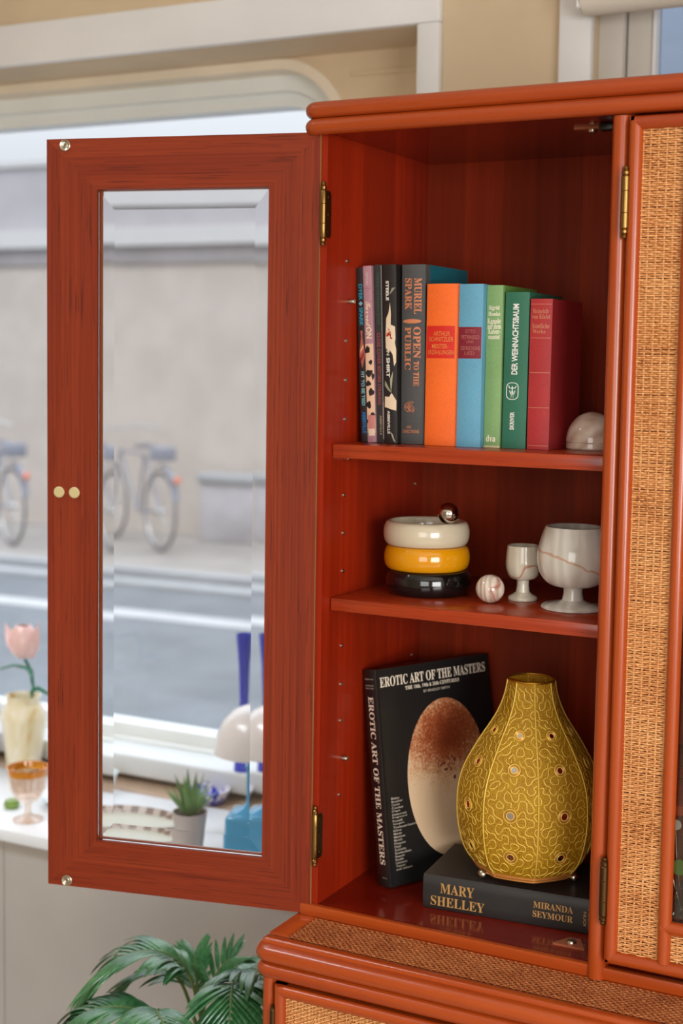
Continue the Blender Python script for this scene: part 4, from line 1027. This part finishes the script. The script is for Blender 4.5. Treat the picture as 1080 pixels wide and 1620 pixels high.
co_ = bpy.data.objects.new('cord_embroidery', me); COL.objects.link(co_); co_.parent = lampo

# glass vase with wire-stemmed discs behind the right-hand door
rs = [(.0, 0), (.014, 0), (.0165, .004), (.0175, .018), (.0155, .030), (.011, .037), (.0105, .045), (.0095, .045), (.0098, .037), (.0142, .029), (.0160, .018), (.0150, .006), (0, .004)]
M['clear'] = glass('clear_glass', (245, 248, 248), 1.45)
VX, VY = .487, .080
tag(MB().lathe(rs, (0, 0, 0), 32).build('small_glass_vase', M['clear'], loc=(VX, VY, .0478)), 'small round clear glass vase behind the closed door glass at lower right', 'vase')
blk = MB().box(-.03, .05, -.03, .05, 0, .0472, .002).build('display_block', plaster('stone_block', (120, 112, 104), .6, .2), loc=(VX, VY, .0002)); tag(blk, 'mottled grey block under the small glass vase at lower right', 'block')
for (dx, dy, z, R, c, lab) in ((-.007, -.006, .1156, .0105, (92, 130, 58), 'green glass disc flower on a wire stem in the small vase'), (-.0232, .0, .1500, .0078, (212, 160, 40), 'yellow glass disc flower on a wire stem at the left of the small vase'), (-.0150, .004, .1670, .0070, (196, 190, 186), 'white glass disc flower on the tallest wire stem in the small vase'), (.002, .006, .1560, .0085, (220, 170, 30), 'amber glass disc flower on a wire stem at the right of the small vase')):
    t_ = thing('disc_flower', lab, 'flower', (VX, VY, .0535), 0, 'glass disc flowers')
    mb = MB(); mb.lathe([(0, -.0015), (R * .9, -.0015), (R, 0), (R * .9, .0015), (0, .0015)], (dx, dy, z - .0535), 28, 0, 'y'); mb.build('disc', mat('disc_glass_%d' % (z * 1e4), c, .15), t_)
    MB().tube([(dx * .1, dy * .1, .002), (dx * .5, dy * .5, (z - .0535) * .3), (dx * .9, dy, (z - .0535) * .7), (dx, dy, z - .0535 - R)], .0006, 6).build('wire_stem', M['steel'], t_)

# ------------------------------------------------------------------ things on the ledge by the window
LT = -.18
M['pot'] = plaster('grey_stoneware', (190, 180, 174), .6, .04); M['soil'] = plaster('dark_soil', (60, 46, 38), .9, .2)
M['succ'] = mat('succulent_leaf', (104, 150, 84), .45)
s_ = thing('succulent_plant', 'small spiky green plant in a grey pot on the ledge, seen through the door glass', 'plant', (-.591, .576, LT + .0003))
MB().lathe([(0, 0), (.0255, 0), (.0270, .003), (.0335, .056), (.0345, .058), (.0325, .058), (.0305, .050), (0, .050)], (0, 0, 0), 36).build('pot', M['pot'], s_)
MB().lathe([(0, .0), (.0306, .0), (.03, .003), (0, .004)], (0, 0, .0488), 24).build('soil', M['soil'], s_)
rnd = random.Random(12)
def blade(mb, base, d, L, w, droop, mi=0, n=7, fold=.25):
    d = d.normalized(); s = d.cross(Vector((0, 0, 1)))
    s = s.normalized() if s.length > 1e-3 else Vector((1, 0, 0)); nrm = s.cross(d).normalized(); prev = None
    for k in range(n + 1):
        t = k / n; c = base + d * (L * t) + Vector((0, 0, -droop * L * t * t)); wd = w * (.62 + .9 * t * (1 - t) * 2) * (1 - t ** 2.6) + .0003
        row = [mb.bm.verts.new(c - s * wd - nrm * 0), mb.bm.verts.new(c - nrm * (fold * wd)), mb.bm.verts.new(c + s * wd), mb.bm.verts.new(c - nrm * (fold * wd + wd * .35))]
        if prev:
            for a, b_ in ((0, 1), (1, 2), (2, 3), (3, 0)): f = mb.bm.faces.new((prev[a], prev[b_], row[b_], row[a])); f.material_index = mi
        prev = row
for k in range(18):
    a = k * 2.4; tilt = .10 + .058 * k
    mb = MB(); blade(mb, Vector((.006 * math.cos(a), .006 * math.sin(a), .051)), Vector((math.cos(a) * tilt, math.sin(a) * tilt, 1.0)), .092 - .0016 * k, .0062, .03); mb.build('leaf', M['succ'], s_, angle=60)

M['turq'] = glass('turquoise_glass', (90, 190, 215), 1.3); M['turqd'] = resin('turquoise_tint', (40, 150, 200), .1); M['cobalt'] = resin('cobalt_glass', (26, 66, 214), .08); M['cobalt'].node_tree.nodes['Principled BSDF'].inputs['Transmission Weight'].default_value = .35
bt = thing('blue_glass_bottle', 'square turquoise glass bottle with a thin neck on the ledge, seen through the door glass', 'bottle', (-.461, .588, LT + .0003), .35)
mb = MB(); mb.box(-.043, .043, -.043, .043, 0, .076, .010, 0, 3); mb.build('body', M['turqd'], bt)
MB().lathe([(.040, .072), (.034, .078), (.018, .084), (.0095, .092), (.0085, .105), (.0085, .158), (.0115, .161), (.0115, .166), (.007, .166), (.007, .08)], (0, 0, 0), 28).build('neck', M['turqd'], bt)
vz = thing('cobalt_vase', 'tall cobalt blue trumpet vase on the window board behind the white mushroom lamp', 'vase', (-.6560, .880, -.1258))
MB().lathe([(0, 0), (.020, 0), (.021, .004), (.019, .020), (.012, .028), (.0098, .06), (.0098, .16), (.0125, .23), (.0185, .295), (.0165, .295), (.0105, .23), (.008, .16), (0, .08)], (0, 0, 0), 36).build('body', M['cobalt'], vz)
M['opal'] = resin('white_opal_glass', (236, 232, 232), .25)
ml = thing('mushroom_lamp', 'small white mushroom table lamp on the ledge at the right edge of the door glass', 'lamp', (-.533, .725, LT + .0003))
MB().lathe([(.0, .245), (.02, .243), (.045, .232), (.065, .212), (.078, .185), (.084, .155), (.084, .148), (.081, .148), (.080, .156), (.07, .19), (.05, .220), (0, .238)], (0, 0, 0), 48).build('lamp_shade', M['opal'], ml)
MB().lathe([(0, 0), (.045, 0), (.046, .006), (.030, .014), (.015, .03), (.013, .10), (.018, .17), (0, .18)], (0, 0, 0), 36).build('base', M['opal'], ml)
M['bluewhite'] = mat('blue_white_glaze', (230, 230, 240), .2); g = N(M['bluewhite']); n_ = g.noise(g.coords((55, 55, 55)), 1, 2); g.color(g.ramp(n_, [(.48, (232, 232, 240)), (.56, (40, 60, 190))]))
tag(MB().lathe([(0, 0), (.030, 0), (.040, .012), (.045, .030), (.042, .031), (.036, .014), (0, .006)], (0, 0, 0), 32).build('patterned_bowl', M['bluewhite'], loc=(-.700, .815, -.1855)), 'little blue and white patterned bowl near the cobalt vase on the ledge', 'bowl')
# oval beaded tray on the ledge
M['traym'] = mat('brown_inlay', (112, 84, 72), .4); g = N(M['traym']); ck = g.new('ShaderNodeTexChecker'); ck.inputs['Scale'].default_value = 1; g.link(g.coords((60, 60, 60)), ck.inputs['Vector']); ck.inputs['Color1'].default_value = rgba((126, 104, 94)); ck.inputs['Color2'].default_value = rgba((188, 176, 168)); g.color(ck.outputs[0])
tr_ = thing('oval_tray', 'oval brown and cream tray on the ledge, seen low through the door glass', 'tray', (-.745, .600, LT + .0003), .12)
mb = MB(); n = 56
ov = lambda s, z: [(.115 * s * math.cos(2 * PI * k / n), .066 * s * math.sin(2 * PI * k / n), z) for k in range(n)]
rings = [[mb.bm.verts.new(p_) for p_ in ov(s, z)] for s, z in ((.86, 0), (1.0, .016), (.97, .017), (.84, .005))]
for a, b_ in zip(rings, rings[1:]):
    for k in range(n): mb.bm.faces.new((a[k], a[(k + 1) % n], b_[(k + 1) % n], b_[k]))
mb.bm.faces.new(rings[0]); mb.build('rim', M['traym'], tr_)
mb = MB(); mb.poly([(x, y, .0052) for x, y, _ in ov(.845, 0)]); mb.build('tray_base', mat('tray_base_glaze', (196, 196, 180), .25), tr_)
# frosted dish towards the window
tag(MB().lathe([(0, 0), (.02, 0), (.035, .02), (.042, .045), (.040, .045), (.032, .02), (0, .006)], (0, 0, 0), 30).build('frosted_dish', resin('frosted_white_glass', (214, 226, 228), .3), loc=(-.930, .735, LT + .0003)), 'small frosted white dish on the ledge at the left of the door glass', 'dish')

# left of the door: vase with a glass tulip, white lamp, orange-rimmed goblet
M['pitch'] = mat('marbled_cream_glaze', (226, 216, 184), .3); g = N(M['pitch']); n_ = g.noise(g.coords((14, 14, 10)), 1, 3, .5, .6); g.color(g.ramp(n_, [(.38, (236, 228, 206)), (.55, (222, 206, 158)), (.68, (196, 130, 60))]))
pv = tag(MB().lathe([(0, 0), (.036, 0), (.038, .004), (.044, .06), (.050, .115), (.049, .128), (.040, .145), (.036, .155), (.039, .168), (.036, .168), (.032, .155), (.04, .13), (.04, .06), (0, .01)], (0, 0, 0), 40).build('marbled_vase', M['pitch'], loc=(-1.190, .800, LT + .0003)), 'cream and amber marbled vase holding the pink tulip at the left edge', 'vase')
M['petal'] = resin('pink_glass_petal', (236, 196, 190), .3); M['stemg'] = resin('green_glass_stem', (14, 112, 78), .2)
tu = thing('glass_tulip', 'pink tulip with green stem standing in the marbled vase at the left edge', 'flower', (-1.190, .800, -.06))
hd = Vector((.004, -.004, .172))
mb = MB(); mb.lathe([(0, -.040), (.016, -.036), (.030, -.020), (.033, 0), (.028, .022), (.018, .036), (.014, .036), (.022, .02), (.027, 0), (.022, -.02), (0, -.03)], hd, 28); mb.build('flower_head', M['petal'], tu)
for sgn, a in ((1, 2.9), (1, .2)):
    mb = MB(); blade(mb, hd + Vector((.012 * math.cos(a), .012 * math.sin(a), -.034)), Vector((math.cos(a), math.sin(a), .85 if a > 1 else 2.4)), .075 if a > 1 else .07, .020, -.25, 0, 8, .5); mb.build('petal', M['petal'], tu, angle=70)
MB().tube([hd + Vector((.004, 0, -.040)), (.028, -.004, .105), (.030, -.002, .07), (.022, 0, .03), (.012, 0, -.06)], .0034, 8).build('stem', M['stemg'], tu)
mb = MB(); mb.tube([(.028, -.006, .080), (.030, -.008, .098), (.02, -.01, .114), (-.015, -.012, .118), (-.056, -.012, .104)], [.003, .005, .006, .006, .004], 8, flat=.6); mb.build('leaf', M['stemg'], tu)
mb = MB(); mb.tube([(.024, -.006, .058), (.05, -.01, .072), (.085, -.01, .060)], [.003, .005, .003], 8, flat=.6); mb.build('leaf', M['stemg'], tu)
wl = thing('white_table_lamp', 'white glazed lamp cut off by the left edge of the photo', 'lamp', (-1.318, .760, LT + .0003))
MB().lathe([(0, .195), (.03, .192), (.058, .176), (.072, .145), (.074, .115), (.071, .115), (.068, .14), (.05, .17), (0, .18)], (0, 0, 0), 40).build('lamp_shade', M['opal'], wl)
MB().lathe([(0, 0), (.05, 0), (.052, .01), (.046, .06), (.030, .08), (.012, .10), (.012, .14), (0, .14)], (0, 0, 0), 36).build('base', M['opal'], wl)
M['peach'] = pane_mat('clear_cut_glass', (252, 243, 236), .18); M['amber'] = glass('amber_glass', (240, 150, 40), 1.35); M['amberr'] = resin('amber_rim', (226, 142, 20), .15); M['amberr'].node_tree.nodes['Principled BSDF'].inputs['Transmission Weight'].default_value = .4
gb = thing('orange_rimmed_goblet', 'clear cut-glass goblet with an orange rim at the front of the ledge, left edge', 'goblet', (-.940, .515, LT + .0003))
MB().lathe([(0, 0), (.030, 0), (.031, .003), (.010, .010), (.0065, .020), (.008, .034), (.024, .044), (.035, .064), (.039, .094), (.037, .094), (.033, .066), (.022, .048), (0, .040)], (0, 0, 0), 20).build('bowl', M['peach'], gb, angle=20)
MB().lathe([(.0372, .0945), (.0392, .0945), (.0415, .106), (.0425, .110), (.0402, .110), (.0390, .105)], (0, 0, 0), 40).build('rim', M['amberr'], gb)
tag(MB().box(-.011, .011, -.006, .006, 0, .009, .004).build('orange_trinket', resin('orange_red_glaze', (222, 86, 40), .3), loc=(-.885, .535, LT + .0003), angle=60), 'small orange-red trinket beside the orange-rimmed goblet', 'trinket')
tag(MB().lathe([(0, 0), (.014, 0), (.017, .008), (.013, .017), (0, .02)], (0, 0, 0), 20).build('green_trinket', resin('leaf_green_glaze', (120, 150, 70), .3), loc=(-1.02, .56, LT + .0003)), 'small green trinket left of the orange-rimmed goblet', 'trinket')
tag(MB().lathe([(0, 0), (.05, 0), (.07, .012), (.072, .016), (.068, .016), (.048, .004), (0, .004)], (0, 0, 0), 36).build('glass_plate', resin('pale_glass', (220, 232, 238), .1), loc=(-.93, .655, LT + .0003)), 'pale shallow glass plate behind the orange-rimmed goblet', 'plate')

# ------------------------------------------------------------------ artificial palm between ledge and base cabinet
M['palm'] = mat('palm_leaf', (52, 112, 64), .27); g = N(M['palm'])
n_ = g.noise(g.coords((30, 30, 30)), 1, 3); n3 = g.noise(g.coords((220, 40, 220)), 1, 2)
g.color(g.ramp(g.math('ADD', g.math('MULTIPLY', n_, .6), g.math('MULTIPLY', n3, .4)), [(.3, (34, 84, 44)), (.52, (60, 120, 72)), (.72, (104, 156, 108))])); g.b.inputs['Coat Weight'].default_value = .3; g.b.inputs['Coat Roughness'].default_value = .3
M['palm_stem'] = mat('palm_stem', (92, 120, 58), .5)
PB = Vector((-.245, .150, FLOOR))
palm = thing('potted_palm', 'dark green leafy palm in a pot on the floor, left of the lower cabinet', 'plant', PB)
MB().lathe([(0, 0), (.085, 0), (.088, .006), (.110, .20), (.116, .205), (.116, .222), (.106, .222), (.102, .200), (0, .198)], (0, 0, 0), 40).build('pot', plaster('terracotta_pot', (150, 96, 70), .7), palm)
MB().lathe([(0, .0), (.1018, .0), (.09, .004), (0, .008)], (0, 0, .197), 24).build('soil', M['soil'], palm)
MB().tube([(0, 0, .19), (-.005, .0, .35), (-.012, -.008, .50)], [.016, .014, .010], 10).build('stem', M['palm_stem'], palm)
def crom(p, n):
    p = [Vector(q) for q in p]; p = [p[0] * 2 - p[1]] + p + [p[-1] * 2 - p[-2]]; out = []
    for i in range(1, len(p) - 2):
        for k in range(n):
            t = k / n; a, b_, c, d_ = p[i - 1], p[i], p[i + 1], p[i + 2]
            out.append(.5 * ((2 * b_) + (c - a) * t + (2 * a - 5 * b_ + 4 * c - d_) * t * t + (3 * b_ - a - 3 * c + d_) * t ** 3))
    out.append(p[-2]); return out
def frond(pts, n, L, w, droop, start=.25, spread=.9, seed=0, upv=(0, 0, 1), tuft=True):
    pts = [Vector(q) - PB for q in pts]; c = crom(pts, 10); m = len(c) - 1; r = random.Random(seed); upv = Vector(upv)
    root = Vector((-.012, -.008, .47)); lead = crom([root, (root + c[0]) / 2 + Vector((0, 0, .03)), c[0]], 4)[:-1]
    mb = MB(); mb.tube(lead + c, [.0034] * len(lead) + [.0032 - .0022 * i / m for i in range(m + 1)], 7, mi=1)
    for k in range(n):
        t = start + (1 - start) * (k + .3) / n; i = min(m - 1, int(t * m)); base = c[i].lerp(c[i + 1], t * m - i); tg = (c[i + 1] - c[i]).normalized()
        side = tg.cross(upv).normalized()
        s = math.sin(PI * (.18 + .74 * (k + .5) / n))
        for sg in (1, -1):
            f = .55 + .5 * k / n
            d = side * sg * spread + tg * f + upv * .18 + Vector((r.uniform(-.04, .04), r.uniform(-.04, .04), r.uniform(-.03, .03)))
            blade2(mb, base, d, L * (.6 + .4 * s) * r.uniform(.92, 1.06), w * r.uniform(.9, 1.1), droop * r.uniform(.8, 1.2), upv)
    if tuft: blade2(mb, c[-1], (c[-1] - c[-2]), L * .6, w, droop * .6, upv)
    return mb.build('frond', [M['palm'], M['palm_stem']], palm, angle=50, fix=False)
def blade2(mb, base, d, L, w, droop, upv, n=9):
    d = d.normalized(); s = d.cross(upv).normalized(); prev = None
    for k in range(n + 1):
        t = k / n; c = base + d * (L * t) - Vector((0, 0, droop * L * t * t)); tg = (d - Vector((0, 0, 2 * droop * t))).normalized(); nr = s.cross(tg).normalized()
        wd = w * min(1, .35 + 2.6 * t) * (1 - t ** 3) ** .8 + .0002
        row = [mb.bm.verts.new(c - s * wd - nr * wd * .12), mb.bm.verts.new(c - s * wd * .5 + nr * wd * .10), mb.bm.verts.new(c - nr * wd * .12), mb.bm.verts.new(c + s * wd * .5 + nr * wd * .10), mb.bm.verts.new(c + s * wd - nr * wd * .12)]
        if prev:
            for a in range(4): f = mb.bm.faces.new((prev[a], prev[a + 1], row[a + 1], row[a])); f.smooth = True
        prev = row
frond([(-.254, .10, -.265), (-.276, .10, -.202), (-.307, .08, -.164), (-.358, .06, -.167), (-.396, .04, -.200)], 17, .120, .0078, .55, .25, .70, 1)
frond([(-.276, .14, -.289), (-.294, .15, -.245), (-.305, .16, -.215), (-.312, .17, -.200)], 8, .058, .0048, .10, .30, .62, 2, (0, -.75, .5), False)
frond([(-.276, .13, -.289), (-.270, .15, -.235), (-.258, .17, -.205), (-.246, .18, -.195)], 7, .055, .0048, .10, .30, .55, 9, (0, -.75, .5), False)
frond([(-.235, .12, -.300), (-.205, .12, -.215), (-.180, .10, -.175), (-.150, .09, -.160), (-.115, .06, -.175)], 16, .110, .0072, .50, .25, .80, 3)
frond([(-.220, .10, -.290), (-.190, .07, -.200), (-.165, .045, -.168), (-.145, .01, -.170), (-.130, -.02, -.205)], 16, .100, .0070, .55, .25, .85, 4)
frond([(-.245, .06, -.300), (-.262, .01, -.235), (-.300, -.02, -.210), (-.351, -.04, -.214), (-.395, -.06, -.250)], 17, .112, .0076, .50, .25, .75, 5)
frond([(-.225, .04, -.280), (-.242, -.02, -.205), (-.225, -.06, -.182), (-.190, -.09, -.185), (-.160, -.11, -.215)], 13, .088, .0070, .55, .30, .8, 6)
frond([(-.270, .17, -.300), (-.245, .20, -.249), (-.225, .24, -.231), (-.200, .26, -.244)], 12, .10, .0065, .45, .25, .8, 7)
frond([(-.28, .13, -.30), (-.32, .14, -.235), (-.37, .14, -.225), (-.42, .13, -.255)], 12, .085, .0070, .50, .30, .7, 8)
